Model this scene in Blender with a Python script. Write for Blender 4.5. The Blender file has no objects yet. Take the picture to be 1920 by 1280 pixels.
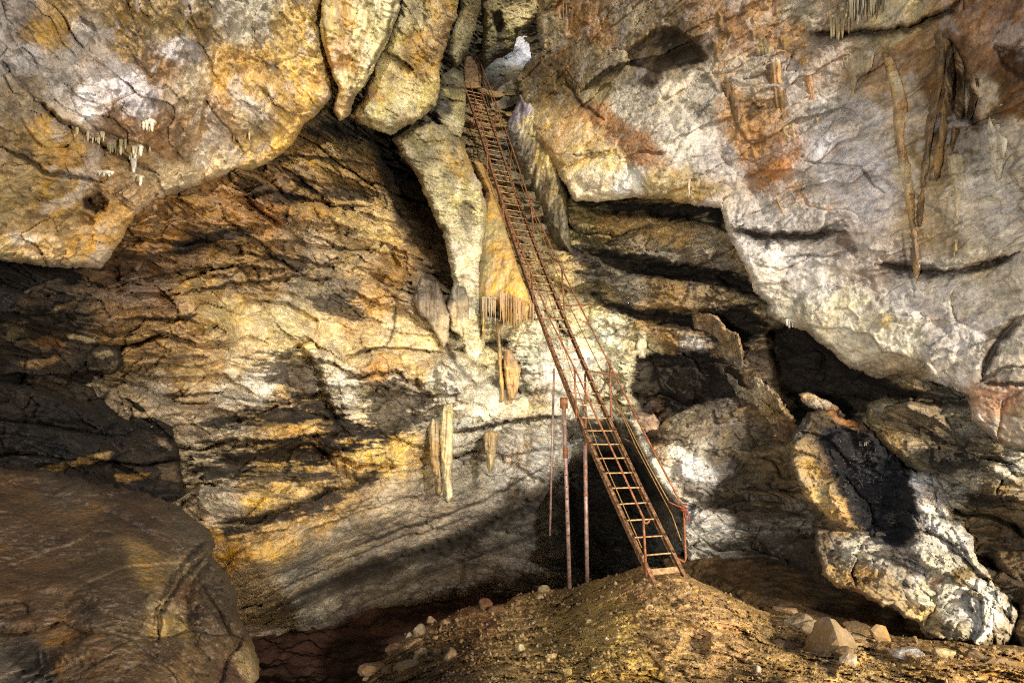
import bpy, bmesh, math, random, time
import numpy as np
from mathutils import Vector, Matrix
T0 = time.time()
Q = 1.0                      # grid step multiplier (1 = final)
sc = bpy.context.scene
COL = sc.collection

# ------------------------------------------------------------------ camera
W, H, F = 1920.0, 1280.0, 1067.0
PITCH = math.radians(10.0)
CAM = np.array([0.0, 0.0, 2.0])
cd = bpy.data.cameras.new('camera'); co = bpy.data.objects.new('camera', cd); COL.objects.link(co)
cd.sensor_width = 36.0; cd.lens = F / W * 36.0; cd.clip_start = 0.05; cd.clip_end = 500.0
co.location = CAM; co.rotation_euler = (math.pi/2 + PITCH, 0, 0)
sc.camera = co

# ------------------------------------------------------------------ world, lamps, exposure
sc.view_settings.view_transform = 'Standard'
sc.view_settings.look = 'None'
sc.view_settings.gamma = 1.0
sc.view_settings.exposure = 0.66
sc.render.engine = 'CYCLES'; sc.cycles.use_denoising = False
sc.cycles.filter_width = 1.1
SUN_EL, SUN_AZ = 13.0, 18.0       # low light reaching in from behind the camera, a little from the right
world = bpy.data.worlds.new('World'); sc.world = world; world.use_nodes = True
nt = world.node_tree; nt.nodes.clear()
sky = nt.nodes.new('ShaderNodeTexSky'); sky.sky_type = 'NISHITA'; sky.sun_disc = False
sky.sun_elevation = math.radians(SUN_EL); sky.sun_rotation = math.radians(180 - SUN_AZ)
bg = nt.nodes.new('ShaderNodeBackground'); bg.inputs['Strength'].default_value = 0.11
wo = nt.nodes.new('ShaderNodeOutputWorld')
nt.links.new(sky.outputs['Color'], bg.inputs['Color']); nt.links.new(bg.outputs[0], wo.inputs['Surface'])

def aim(o, target):
    d = Vector(target) - o.location
    o.rotation_euler = d.to_track_quat('-Z', 'Y').to_euler()

sl = bpy.data.lights.new('sun', 'SUN'); so = bpy.data.objects.new('sun', sl); COL.objects.link(so)
sl.energy = 2.0; sl.angle = math.radians(1.5); sl.color = (1.0, 0.95, 0.88)
so.location = (6, -10, 6)
_e, _a = math.radians(SUN_EL), math.radians(SUN_AZ)
aim(so, Vector(so.location) + Vector((-math.sin(_a)*math.cos(_e), math.cos(_a)*math.cos(_e), -math.sin(_e))))

def lamp(name, loc, target, power, col, spot=None, blend=0.6, size=0.35):
    l = bpy.data.lights.new(name, 'SPOT' if spot else 'POINT'); o = bpy.data.objects.new(name, l); COL.objects.link(o)
    l.energy = power; l.color = col; l.shadow_soft_size = size
    if spot:
        l.spot_size = math.radians(spot); l.spot_blend = blend
    o.location = loc
    if target is not None: aim(o, target)
    return o
# floodlights standing on the cave floor, out of view
lamp('floodlight', (4.6, -0.8, 0.7), (-4.5, 8.5, 4.6), 2700, (1.0, 0.96, 0.90), 84, 0.9)
lamp('floodlight', (-3.2, -1.6, 1.5), (6.0, 9.0, 5.4), 2700, (1.0, 0.955, 0.89), 84, 0.9)
lamp('floodlight', (7.6, 1.0, 2.4), (2.4, 7.2, -0.3), 2500, (1.0, 0.87, 0.62), 100, 0.8)
lamp('passage_lamp', (0.31, 19.9, 17.6), None, 30, (0.93, 0.95, 1.0), None, size=0.2)

# ------------------------------------------------------------------ coordinates
CP, SP = math.cos(PITCH), math.sin(PITCH)
def ray(px, py):
    x = (np.asarray(px, float) - 960.0) / F; y = (640.0 - np.asarray(py, float)) / F
    return np.stack([x, CP - y*SP, y*CP + SP], -1)          # times depth = offset from the camera
def P(px, py, d):
    return CAM + ray(px, py) * np.asarray(d, float)[..., None]
def V(px, py, d): return Vector(P(px, py, d).tolist())

# ------------------------------------------------------------------ noise
_rng = np.random.default_rng(7)
TAB = _rng.random((64, 64, 64), dtype=np.float32) * 2 - 1
TF = TAB.ravel()
ROT = np.array([[0.36, 0.48, -0.8], [-0.8, 0.6, 0.0], [0.48, 0.64, 0.6]], np.float32)
def vn(p, seed=0.0):
    p = p + np.float32(seed * 7.31 + 100.0)
    i = np.floor(p).astype(np.int32); f = (p - i).astype(np.float32)
    f = f*f*f*(f*(f*6-15)+10)
    i0 = i & 63; i1 = (i + 1) & 63
    x0, y0, z0 = i0[..., 0]*4096, i0[..., 1]*64, i0[..., 2]
    x1, y1, z1 = i1[..., 0]*4096, i1[..., 1]*64, i1[..., 2]
    fx, fy, fz = f[..., 0], f[..., 1], f[..., 2]
    a = TF[x0+y0+z0]; a += (TF[x1+y0+z0]-a)*fx
    b = TF[x0+y1+z0]; b += (TF[x1+y1+z0]-b)*fx
    c = TF[x0+y0+z1]; c += (TF[x1+y0+z1]-c)*fx
    d = TF[x0+y1+z1]; d += (TF[x1+y1+z1]-d)*fx
    a += (b-a)*fy; c += (d-c)*fy
    return a + (c-a)*fz
def fbm(p, freq, octs=5, gain=0.5, seed=0.0, ridged=False):
    q = (p * np.float32(freq)).astype(np.float32); amp = 1.0; out = 0; tot = 0
    for o in range(octs):
        n = vn(q, seed + o*3.7)
        if ridged: n = 1 - 2*np.abs(n)*1.6
        out = out + amp*n; tot += amp; amp *= gain
        q = (q @ ROT) * np.float32(2.03)
    return out / tot
def hash3(i, k):
    h = (i[..., 0]*73856093) ^ (i[..., 1]*19349663) ^ (i[..., 2]*83492791) ^ (k*2654435)
    h = (h ^ (h >> 13)) * 1274126177
    h = h ^ (h >> 16)
    return (h & 0xffff).astype(np.float32) / 65535.0
def facet(p, freq, seed=0):
    """broken-rock facets: every cell has its own tilted plane; also returns the gap between cells"""
    q = (p * np.asarray(freq, np.float32)).astype(np.float32)
    base = np.floor(q).astype(np.int64)
    f1 = np.full(q.shape[:-1], 9.0, np.float32); f2 = f1.copy(); val = np.zeros_like(f1)
    for dx in (-1, 0, 1):
        for dy in (-1, 0, 1):
            for dz in (-1, 0, 1):
                c = base + np.array([dx, dy, dz])
                hx, hy, hz = hash3(c, seed+1), hash3(c, seed+2), hash3(c, seed+3)
                d0 = q[..., 0]-(c[..., 0]+hx); d1 = q[..., 1]-(c[..., 1]+hy); d2 = q[..., 2]-(c[..., 2]+hz)
                d = d0*d0+d1*d1+d2*d2
                pl = (hy-0.5)*d0 + (hz-0.5)*d1 + (hx-0.5)*d2 + (hash3(c, seed+4)-0.5)*0.7
                m = d < f1
                f2 = np.where(m, f1, np.minimum(f2, d)); val = np.where(m, pl, val); f1 = np.where(m, d, f1)
    return val, np.sqrt(f2) - np.sqrt(f1)
def sstep(a, b, x):
    t = np.clip((x-a)/(b-a+1e-9), 0, 1); return t*t*(3-2*t)

# ------------------------------------------------------------------ 2D helpers in the sheet's own parameters
def seg_dist(X, Y, pts, closed=False):
    """distance to a polyline, and which side (cross product sign) of the nearest segment"""
    best = np.full(X.shape, 1e18, np.float32); side = np.zeros(X.shape, np.float32); tt = np.zeros(X.shape, np.float32)
    n = len(pts); m = n if closed else n-1
    for k in range(m):
        ax, ay = pts[k]; bx, by = pts[(k+1) % n]
        vx, vy = bx-ax, by-ay; L = vx*vx+vy*vy+1e-9
        t = np.clip(((X-ax)*vx+(Y-ay)*vy)/L, 0, 1)
        dx, dy = X-(ax+t*vx), Y-(ay+t*vy); d = dx*dx+dy*dy
        mk = d < best
        best = np.where(mk, d, best); side = np.where(mk, vx*(Y-ay)-vy*(X-ax), side); tt = np.where(mk, (k+t)/m, tt)
    return np.sqrt(best), np.sign(side), tt
def inside(X, Y, pts):
    r = np.zeros(X.shape, bool); n = len(pts)
    for k in range(n):
        ax, ay = pts[k]; bx, by = pts[(k+1) % n]
        if ay == by: continue
        c = ((ay > Y) != (by > Y)) & (X < (bx-ax)*(Y-ay)/(by-ay)+ax)
        r ^= c
    return r
def sdf(X, Y, pts):
    d, _, _ = seg_dist(X, Y, pts, True)
    return np.where(inside(X, Y, pts), d, -d)
def tps(pts):
    """smooth surface through (x, y, depth) points"""
    a = np.array(pts, float); xy = a[:, :2]/500.0; n = len(a)
    r2 = ((xy[:, None]-xy[None])**2).sum(-1); K = 0.5*r2*np.log(r2+1e-9)
    if n < 4:
        c = np.linalg.lstsq(np.c_[np.ones(n), xy], a[:, 2], rcond=None)[0]
        return lambda X, Y: c[0]+c[1]*X/500+c[2]*Y/500
    M = np.zeros((n+3, n+3)); M[:n, :n] = K + np.eye(n)*1e-3; M[:n, n] = 1; M[:n, n+1:] = xy; M[n, :n] = 1; M[n+1:, :n] = xy.T
    s = np.linalg.solve(M, np.r_[a[:, 2], 0, 0, 0])
    def f(X, Y):
        x = np.asarray(X, float)/500; y = np.asarray(Y, float)/500
        o = s[n]+s[n+1]*x+s[n+2]*y
        for k in range(n):
            q = (x-xy[k, 0])**2+(y-xy[k, 1])**2
            o = o + s[k]*0.5*q*np.log(q+1e-9)
        return o
    return f
def lin(c): 
    c = np.asarray(c, np.float32)/255.0
    return np.where(c <= 0.04045, c/12.92, ((c+0.055)/1.055)**2.4)

# ------------------------------------------------------------------ materials
def new_mat(name):
    m = bpy.data.materials.new(name); m.use_nodes = True
    t = m.node_tree; b = t.nodes['Principled BSDF']
    return m, t, b
def N(t, kind, **kw):
    n = t.nodes.new(kind)
    for k, v in kw.items():
        if k in n.inputs: n.inputs[k].default_value = v
        else: setattr(n, k, v)
    return n
def rock_material(name, fine=26.0, bump=0.6, dist=0.02, rough=(0.55, 0.95), spec=0.35, vary=0.5, streak=False):
    m, t, b = new_mat(name)
    tc = N(t, 'ShaderNodeTexCoord')
    at = N(t, 'ShaderNodeAttribute', attribute_name='Col')
    src = tc.outputs['Object']
    if streak:
        mp = N(t, 'ShaderNodeMapping'); mp.inputs['Scale'].default_value = (1.0, 1.0, 0.12)
        t.links.new(src, mp.inputs['Vector']); src = mp.outputs['Vector']
    n1 = N(t, 'ShaderNodeTexNoise', Scale=fine, Detail=6.0, Roughness=0.68); t.links.new(src, n1.inputs['Vector'])
    n2 = N(t, 'ShaderNodeTexNoise', Scale=fine*0.28, Detail=5.0, Roughness=0.6, Distortion=0.8); t.links.new(src, n2.inputs['Vector'])
    r1 = N(t, 'ShaderNodeMapRange'); r1.inputs['From Min'].default_value = 0.3; r1.inputs['From Max'].default_value = 0.7
    r1.inputs['To Min'].default_value = 1.0-vary*0.55; r1.inputs['To Max'].default_value = 1.0+vary*0.45
    t.links.new(n1.outputs['Fac'], r1.inputs['Value'])
    mul = N(t, 'ShaderNodeVectorMath', operation='SCALE'); t.links.new(at.outputs['Color'], mul.inputs[0]); t.links.new(r1.outputs[0], mul.inputs['Scale'])
    # slight warm / cool mineral drift
    hs = N(t, 'ShaderNodeHueSaturation'); t.links.new(mul.outputs[0], hs.inputs['Color'])
    r2 = N(t, 'ShaderNodeMapRange'); r2.inputs['From Min'].default_value = 0.3; r2.inputs['From Max'].default_value = 0.7
    r2.inputs['To Min'].default_value = 0.7; r2.inputs['To Max'].default_value = 1.08
    t.links.new(n2.outputs['Fac'], r2.inputs['Value']); t.links.new(r2.outputs[0], hs.inputs['Saturation'])
    t.links.new(hs.outputs[0], b.inputs['Base Color'])
    rr = N(t, 'ShaderNodeMapRange'); rr.inputs['To Min'].default_value = rough[0]; rr.inputs['To Max'].default_value = rough[1]
    rr.inputs['From Min'].default_value = 0.35; rr.inputs['From Max'].default_value = 0.65
    t.links.new(n2.outputs['Fac'], rr.inputs['Value']); t.links.new(rr.outputs[0], b.inputs['Roughness'])
    b.inputs['Specular IOR Level'].default_value = spec
    ad = N(t, 'ShaderNodeMath', operation='ADD'); t.links.new(n1.outputs['Fac'], ad.inputs[0]); t.links.new(n2.outputs['Fac'], ad.inputs[1])
    bp = N(t, 'ShaderNodeBump', Strength=bump, Distance=dist); t.links.new(ad.outputs[0], bp.inputs['Height'])
    t.links.new(bp.outputs[0], b.inputs['Normal'])
    return m
M_ROCK = rock_material('limestone', 13.0, 1.0, 0.10, vary=0.75)
M_CEIL = rock_material('ceiling_limestone', 15.0, 0.7, 0.05, rough=(0.75, 1.0), spec=0.2, vary=0.6)
M_NEAR = rock_material('near_limestone', 26.0, 0.8, 0.03)
M_WET = rock_material('wet_dark_limestone', 20.0, 1.0, 0.06, rough=(0.42, 0.85), spec=0.22)
M_CLAY = rock_material('wet_clay_coated_rock', 34.0, 0.8, 0.025, rough=(0.4, 0.85), spec=0.28, vary=0.8)
M_FLOW = rock_material('flowstone', 22.0, 0.7, 0.04, rough=(0.35, 0.7), spec=0.5, streak=True)
M_DIRT = rock_material('dry_earth', 45.0, 1.0, 0.03, rough=(0.8, 1.0), spec=0.1, vary=0.7)
M_STONE = rock_material('loose_stone', 30.0, 0.7, 0.015, rough=(0.7, 0.95), spec=0.2)

def metal(name, c1, c2, c3, scale=14.0, rough=0.75):
    m, t, b = new_mat(name)
    tc = N(t, 'ShaderNodeTexCoord')
    n1 = N(t, 'ShaderNodeTexNoise', Scale=scale, Detail=7.0, Roughness=0.7); t.links.new(tc.outputs['Object'], n1.inputs['Vector'])
    cr = N(t, 'ShaderNodeValToRGB'); e = cr.color_ramp.elements
    e[0].position = 0.36; e[0].color = (*lin(c1), 1); e[1].position = 0.66; e[1].color = (*lin(c3), 1)
    k = cr.color_ramp.elements.new(0.5); k.color = (*lin(c2), 1)
    t.links.new(n1.outputs['Fac'], cr.inputs[0]); t.links.new(cr.outputs[0], b.inputs['Base Color'])
    b.inputs['Roughness'].default_value = rough; b.inputs['Metallic'].default_value = 0.25
    bp = N(t, 'ShaderNodeBump', Strength=0.5, Distance=0.004); t.links.new(n1.outputs['Fac'], bp.inputs['Height']); t.links.new(bp.outputs[0], b.inputs['Normal'])
    return m
M_RUST = metal('rusty_steel', (88, 52, 30), (128, 80, 48), (165, 112, 80))
M_RUSTRED = metal('red_rusted_steel', (66, 45, 28), (112, 79, 48), (168, 128, 96), 22.0)
M_TUBE = metal('bare_steel_tube', (105, 80, 72), (135, 108, 98), (170, 145, 130), 9.0, 0.5)
M_RUNG = metal('worn_rung_steel', (120, 85, 55), (165, 130, 90), (205, 175, 135), 18.0, 0.6)
M_BOLT = metal('dark_bolt_steel', (35, 22, 18), (55, 35, 28), (80, 50, 40), 30.0)
M_CABLE = metal('steel_cable', (95, 68, 38), (130, 98, 55), (165, 130, 80), 30.0, 0.6)
M_REDROPE = metal('red_rope', (92, 40, 30), (128, 62, 46), (160, 104, 78), 60.0, 0.9)

# ------------------------------------------------------------------ object helpers
def tag(o, label=None, cat=None, group=None, kind=None):
    if label: o['label'] = label
    if cat: o['category'] = cat
    if group: o['group'] = group
    if kind: o['kind'] = kind
    return o
def empty(name, loc=(0, 0, 0)):
    o = bpy.data.objects.new(name, None); COL.objects.link(o); o.location = loc; return o
def mesh_np(name, verts, quads, mat, cols=None, parent=None, smooth=True, origin=None):
    me = bpy.data.meshes.new(name)
    v = np.asarray(verts, np.float32)
    if origin is not None: v = v - np.asarray(origin, np.float32)
    q = np.asarray(quads, np.int32); k = q.shape[1]
    me.vertices.add(len(v)); me.vertices.foreach_set('co', v.ravel())
    me.loops.add(q.size); me.loops.foreach_set('vertex_index', q.ravel())
    me.polygons.add(len(q)); me.polygons.foreach_set('loop_start', np.arange(0, q.size, k, dtype=np.int32))
    me.polygons.foreach_set('loop_total', np.full(len(q), k, np.int32))
    me.polygons.foreach_set('use_smooth', np.full(len(q), smooth, bool))
    if cols is not None:
        at = me.color_attributes.new('Col', 'FLOAT_COLOR', 'POINT')
        c = np.ones((len(v), 4), np.float32); c[:, :3] = cols
        at.data.foreach_set('color', c.ravel())
    me.materials.append(mat); me.update(); me.validate()
    o = bpy.data.objects.new(name, me); COL.objects.link(o)
    if origin is not None: o.location = origin
    if parent is not None:
        o.parent = parent; o.location = Vector(o.location) - parent.location
    return o
def bm_obj(name, bm, mat, parent=None, smooth=False, col=None):
    me = bpy.data.meshes.new(name); bm.to_mesh(me); bm.free()
    for p in me.polygons: p.use_smooth = smooth
    if col is not None:
        at = me.color_attributes.new('Col', 'FLOAT_COLOR', 'POINT')
        at.data.foreach_set('color', np.tile(np.array([*lin(col), 1.0], np.float32), len(me.vertices)))
    me.materials.append(mat)
    o = bpy.data.objects.new(name, me); COL.objects.link(o)
    if parent is not None:
        o.parent = parent; o.matrix_parent_inverse = Matrix.Translation(-parent.location)
    return o

# ------------------------------------------------------------------ the rock-mass builder
SURF = {}
def mass(name, outline, depth, colors, step=2.0, rnd=45, thick=1.2, rag=(7, 3), disp=1.0, facets=((1.1, 0.16), (3.2, 0.055)),
         strata=None, feats=(), stains_and_shade=(), orange=0.0, white=0.0, crackle=0.6, flute=None, streakc=0.0, mat=None, seed=1,
         label=None, cat=None, group=None, kind=None, tone=1.0, warp=26, contrast=1.0, skirt=None, idw=3.2, pits=0.55, glint_flecks=0.0, stainz=5.0, calm=(), gmul=1.0, bmul=1.0, crackc=(58, 42, 28)):
    s = step*Q
    xs = [p[0] for p in outline]; ys = [p[1] for p in outline]
    gx = np.arange(min(xs)-8, max(xs)+8+s, s, dtype=np.float32); gy = np.arange(min(ys)-8, max(ys)+8+s, s, dtype=np.float32)
    X, Y = np.meshgrid(gx, gy); shp = X.shape
    df = tps(depth)
    p2 = np.stack([X, Y, np.full_like(X, seed*37.0)], -1)
    e1 = fbm(p2, 1/70.0, 3, 0.5, seed+50); e2 = fbm(p2, 1/14.0, 3, 0.6, seed+60)
    D0 = np.clip(df(X, Y), 1.2, 60).astype(np.float32)
    sd = sdf(X, Y, outline) + e1*rag[0] + e2*rag[1]
    keep = sd > -0.3*s
    p3 = (CAM + ray(X, Y)*D0[..., None]).astype(np.float32)
    # warped parameters for features, stains and painted shade
    wsc = warp
    WX = X + (e1*0.9*wsc + e2*0.35*wsc); WY = Y + (fbm(p2, 1/60.0, 3, 0.5, seed+71)*0.8*wsc + fbm(p2, 1/13.0, 3, 0.6, seed+72)*0.3*wsc)
    FX = X + e2*5 + e1*5; FY = Y + fbm(p2, 1/16.0, 3, 0.6, seed+73)*6 + fbm(p2, 1/80.0, 2, 0.5, seed+74)*5
    off = np.zeros(shp, np.float32)
    # broad shapes
    mscale = D0/12.0
    off += disp*(0.30*fbm(p3, 0.45, 3, 0.5, seed) + 0.16*fbm(p3, 1.6, 4, 0.55, seed+5)) * np.minimum(1.0, mscale+0.15)
    off += disp*0.05*fbm(p3, 6.0, 4, 0.66, seed+9)*np.minimum(1.3, mscale+0.2)
    off -= disp*0.045*np.clip(fbm(p3*np.array([1,1,1.8],np.float32), 3.4, 4, 0.6, seed+13, ridged=True),-0.3,1)*np.minimum(1.2, mscale+0.1)
    gap = None
    pw = p3*np.array([1,1,1.25],np.float32) + np.stack([fbm(p3, 1.1, 3, 0.5, seed+21), fbm(p3, 1.1, 3, 0.5, seed+22), fbm(p3, 1.1, 3, 0.5, seed+23)], -1)*0.35
    for k, (fr, am) in enumerate(facets):
        v, g = facet(pw, (fr, fr, fr*1.5), seed*11+k*5)
        off -= am*v*1.6
        off += am*0.22*(1-sstep(0.0, 0.07, g))
        gap = g if gap is None else np.minimum(gap, g*1.0)
    if strata:
        th, am, ta, tb = strata; am = am*(0.35+0.9*sstep(-0.35, 0.25, fbm(p3, 0.6, 2, 0.5, seed+36)))
        tcoord = (p3[..., 2] + ta*p3[..., 0] + tb*p3[..., 1])/th + 0.85*fbm(p3, 0.55, 5, 0.5, seed+31)
        w1 = np.floor(tcoord); fr_ = tcoord-w1
        hsh = (np.sin(w1*12.9898+seed)*43758.5453) % 1.0
        off += am*(hsh-0.5)*1.3
        off -= am*0.75*(np.sqrt(np.clip(fr_,0,1))*(1-sstep(0.86,0.97,fr_)))
        t2 = tcoord*3.1+0.3*fbm(p3, 1.5, 3, 0.5, seed+33); f2 = t2-np.floor(t2)
        off -= am*0.24*(np.sqrt(np.clip(f2,0,1))*(1-sstep(0.84,0.98,f2)))*sstep(-0.3, 0.2, fbm(p3, 0.9, 2, 0.5, seed+35))
    rm = np.ones(shp, np.float32)
    for cx, cy, rx, ry, k in calm:      # water-worn, smoother stretches
        q = ((FX-cx)/rx)**2+((FY-cy)/ry)**2; rm *= 1-(1-k)*(1-sstep(0.55, 1.3, q))
    off *= rm; pits = pits*rm
    if flute:
        fr, am, zs = flute
        pf = p3*np.array([fr, fr, zs], np.float32)
        off -= am*(1-np.abs(fbm(pf, 1.0, 3, 0.55, seed+41))*2.2)
    colx = np.zeros(shp+(3,), np.float32)
    # base colours from control points
    wsum = np.full(shp, 1e-6, np.float32)
    C = np.array([[c[0], c[1]] for c in colors], np.float32); rgb8 = np.array([c[2:5] for c in colors], np.float32)
    ex = np.clip(rgb8[:, 0]-rgb8[:, 1]-42, 0, 99); rgb8[:, 1] += ex*0.35; rgb8[:, 2] += ex*0.25; rgb8[:, 1] += 0.05*np.clip(rgb8[:, 0]-rgb8[:, 2], 0, 200); rgb8[:, 1] *= gmul; rgb8[:, 2] *= bmul; RGB = lin(rgb8)
    for k in range(len(C)):
        d = (WX-C[k, 0])**2+(WY-C[k, 1])**2
        w = (1.0/(d+120.0))**(idw/1.0*0.9)*1e6
        colx += w[..., None]*RGB[k]; wsum += w
    colx /= wsum[..., None]
    gray = colx.mean(-1, keepdims=True)
    # mineral variation
    v1 = fbm(p3, 1.7, 5, 0.62, seed+80); v2 = fbm(p3, 3.1, 5, 0.62, seed+81); v3 = fbm(p3*np.array([1, 1, 2.6], np.float32), 5.5, 5, 0.68, seed+82)
    colx = colx*(1 + contrast*(0.55*v1 + 0.45*v2 + 0.58*v3))[..., None]
    if orange:
        m = sstep(0.12, 0.36, fbm(p3, 1.9, 5, 0.6, seed+90))*orange
        colx = colx*(1-m[..., None]) + m[..., None]*(colx.mean(-1, keepdims=True)*np.array([1.5, 0.95, 0.42], np.float32))
        m = sstep(0.16, 0.4, fbm(p3, 3.3, 5, 0.6, seed+91))*orange*0.7
        colx = colx*(1-m[..., None]) + m[..., None]*(colx.mean(-1, keepdims=True)*np.array([1.05, 0.72, 0.46], np.float32)*0.8)
    if white:
        m = sstep(0.14, 0.3, fbm(p3, 2.6, 5, 0.62, seed+95))*white
        colx = colx*(1-m[..., None]) + m[..., None]*lin((214, 205, 198))
    if streakc:
        pf = p3*np.array([4.5, 4.5, 0.45], np.float32)
        m = fbm(pf, 1.0, 4, 0.6, seed+97)
        colx = colx*(1+streakc*m*1.4)[..., None]
        m = (sstep(0.1, 0.4, fbm(pf, 1.7, 3, 0.6, seed+98))*streakc)[..., None]
        colx = colx*(1-m)+m*colx.mean(-1, keepdims=True)*np.array([1.1, 0.80, 0.5], np.float32)*0.75
    # stains of their own shape, and shade painted over some wall recesses
    br = fbm(p3*np.array([1.0, 1.0, stainz], np.float32), 1.6, 5, 0.66, seed+100)
    brf = fbm(p3*np.array([1.0, 1.0, 4.0], np.float32), 6.0, 4, 0.68, seed+101)
    for st in stains_and_shade:
        poly, rgb, soft, strength, brk = st[:5]
        sdv = sdf(WX*0.4+FX*0.6, WY*0.4+FY*0.6, poly)
        m = sstep(-0.35, 0.35, sdv/soft + brk*(br*3.0+brf*1.8))*strength
        m = m[..., None]; colx = colx*(1-m)+m*lin(rgb)*(1+0.7*v3+0.5*v2)[..., None]
    if np.any(pits):
        pn = fbm(p3*np.array([1.0, 1.0, 1.6], np.float32), 7.0, 4, 0.62, seed+120)
        m = sstep(0.20, 0.42, pn)*pits; off += 0.05*m
        m = (m*0.75)[..., None]; colx = colx*(1-m)+m*colx*np.array([0.30, 0.26, 0.22], np.float32)
        m = (sstep(0.22, 0.4, -pn)*pits*0.35)[..., None]; colx = colx*(1-m)+m*np.clip(colx*1.6+0.04, 0, 0.8)
    if glint_flecks:  # pale flecks painted in as wet glints
        fn = fbm(p3*np.array([1.0, 1.0, 2.0], np.float32), 22.0, 3, 0.7, seed+130); bn = fbm(p3*np.array([0.6, 1.0, 1.8], np.float32), 1.9, 4, 0.6, seed+131)
        m = (sstep(0.16, 0.34, fn)*sstep(0.0, 0.3, bn)*glint_flecks)[..., None]; colx = colx*(1-m)+m*lin((196, 186, 166)); off -= 0.006*m[..., 0]
    # fine dark seams between blocks and along hairline cracks
    if crackle:
        hl = np.abs(fbm(p3*np.array([1, 1, 1.7], np.float32), 2.3, 4, 0.55, seed+110)); hm = sstep(0.0, 0.3, fbm(p3, 0.8, 3, 0.5, seed+111)+0.1)
        m = (1-sstep(0.0, 0.022, hl))*hm*crackle
        off += 0.035*m
        if gap is not None: m = np.maximum(m, (1-sstep(0.0, 0.04, gap))*crackle*0.25*sstep(-0.1, 0.25, v1+0.1))
        m = m[..., None]*0.85; colx = colx*(1-m)+m*lin(crackc)
    for ft in feats:
        kd = ft[0]
        if kd == 'crack':            # pts, half-width px, depth m, colour strength
            _, pts, w, dp, cs = ft
            d, sdn, tt = seg_dist(FX, FY, pts); taper = np.clip(np.minimum(tt, 1-tt)*6, 0.15, 1)
            g = np.exp(-(d/(w*taper))**2); off += dp*g
            m = (g*cs)[..., None]; colx = colx*(1-m)+m*lin((40, 28, 20))
        elif kd == 'ledge':          # lip polyline: the rock below (drawn left to right) steps back and comes out again
            _, pts, dp, fade = ft[:4]
            d, sdn, tt = seg_dist(FX, FY, pts); taper = np.clip(np.minimum(tt, 1-tt)*7, 0, 1)
            off += np.where(sdn > 0, dp*np.exp(-d/fade), -0.25*dp*np.exp(-d/(fade*0.5)))*taper*sstep(0, 1.0, np.where(sdn > 0, d/3.0, 1.0))
        elif kd == 'bulge':          # cx, cy, rx, ry, angle, amount towards the viewer
            _, cx, cy, rx, ry, an, am = ft
            a = math.radians(an); ux = (FX-cx)*math.cos(a)+(FY-cy)*math.sin(a); uy = -(FX-cx)*math.sin(a)+(FY-cy)*math.cos(a)
            r = (ux/rx)**2+(uy/ry)**2; off -= am*np.sqrt(np.clip(1-r, 0, 1))
        elif kd == 'ridge':          # polyline ridge: half-width px, height m
            _, pts, w, am = ft
            d, sdn, tt = seg_dist(FX, FY, pts); taper = np.clip(np.minimum(tt, 1-tt)*5, 0, 1)
            off -= am*np.sqrt(np.clip(1-(d/w)**2, 0, 1))*taper
        elif kd == 'push':           # polygon pushed back
            _, poly, dp, soft = ft
            off += dp*sstep(-0.5*soft, 0.5*soft, sdf(FX, FY, poly))
    if rnd:
        u = np.clip(sd/rnd, 0, 1); off += thick*(1-np.sqrt(np.clip(1-(1-u)**2, 0, 1)))
    D = np.maximum(D0+off, 0.8)
    Pt = (CAM + ray(X, Y)*D[..., None]).astype(np.float32)
    colx = np.clip(colx*tone, 0.006, 0.86)
    # faces
    idx = -np.ones(shp, np.int64); idx[keep] = np.arange(keep.sum())
    qk = keep[:-1, :-1] & keep[1:, :-1] & keep[:-1, 1:] & keep[1:, 1:]
    a = idx[:-1, :-1][qk]; b = idx[1:, :-1][qk]; c = idx[1:, 1:][qk]; d = idx[:-1, 1:][qk]
    quads = np.stack([a, b, c, d], -1)
    verts = Pt[keep]; cols = colx[keep]
    # sides: the rim carried back so that the mass has thickness
    if skirt is None: skirt = thick*1.2
    if skirt:
        n = len(verts)
        E = np.concatenate([quads[:, [0, 1]], quads[:, [1, 2]], quads[:, [2, 3]], quads[:, [3, 0]]])
        key = np.minimum(E[:, 0], E[:, 1])*n+np.maximum(E[:, 0], E[:, 1])
        _, inv, cnt = np.unique(key, return_inverse=True, return_counts=True)
        B = E[cnt[inv] == 1]
        bv = np.unique(B); mp = -np.ones(n, np.int64); mp[bv] = n+np.arange(len(bv))
        base = verts[bv]; cen = verts.mean(0)
        dirs = base-CAM.astype(np.float32); dirs /= np.linalg.norm(dirs, axis=1, keepdims=True)
        nv = base+dirs*skirt; inw = cen-base; inw -= (inw*dirs).sum(1, keepdims=True)*dirs; inw /= np.linalg.norm(inw, axis=1, keepdims=True)+1e-6
        nv = nv+inw*skirt*0.25
        verts = np.concatenate([verts, nv.astype(np.float32)]); cols = np.concatenate([cols, cols[bv]])
        quads = np.concatenate([quads, np.stack([B[:, 1], B[:, 0], mp[B[:, 0]], mp[B[:, 1]]], -1)])
    origin = P((min(max(xs), 1920)+max(min(xs), 0))/2, (min(max(ys), 1280)+max(min(ys), 0))/2, float(df((max(xs)+min(xs))/2, (max(ys)+min(ys))/2)))
    o = mesh_np(name, verts, quads, mat or M_ROCK, cols, origin=origin)
    tag(o, label, cat, group, kind)
    SURF[name] = (gx, gy, np.where(keep, D, np.nan))
    print('mass', name, len(verts), round(time.time()-T0, 1))
    return o
def surf_depth(name, px, py):
    gx, gy, D = SURF[name]
    i = int(np.clip(round((px-gx[0])/(gx[1]-gx[0])), 0, len(gx)-1)); j = int(np.clip(round((py-gy[0])/(gy[1]-gy[0])), 0, len(gy)-1))
    return float(D[j, i])

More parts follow.
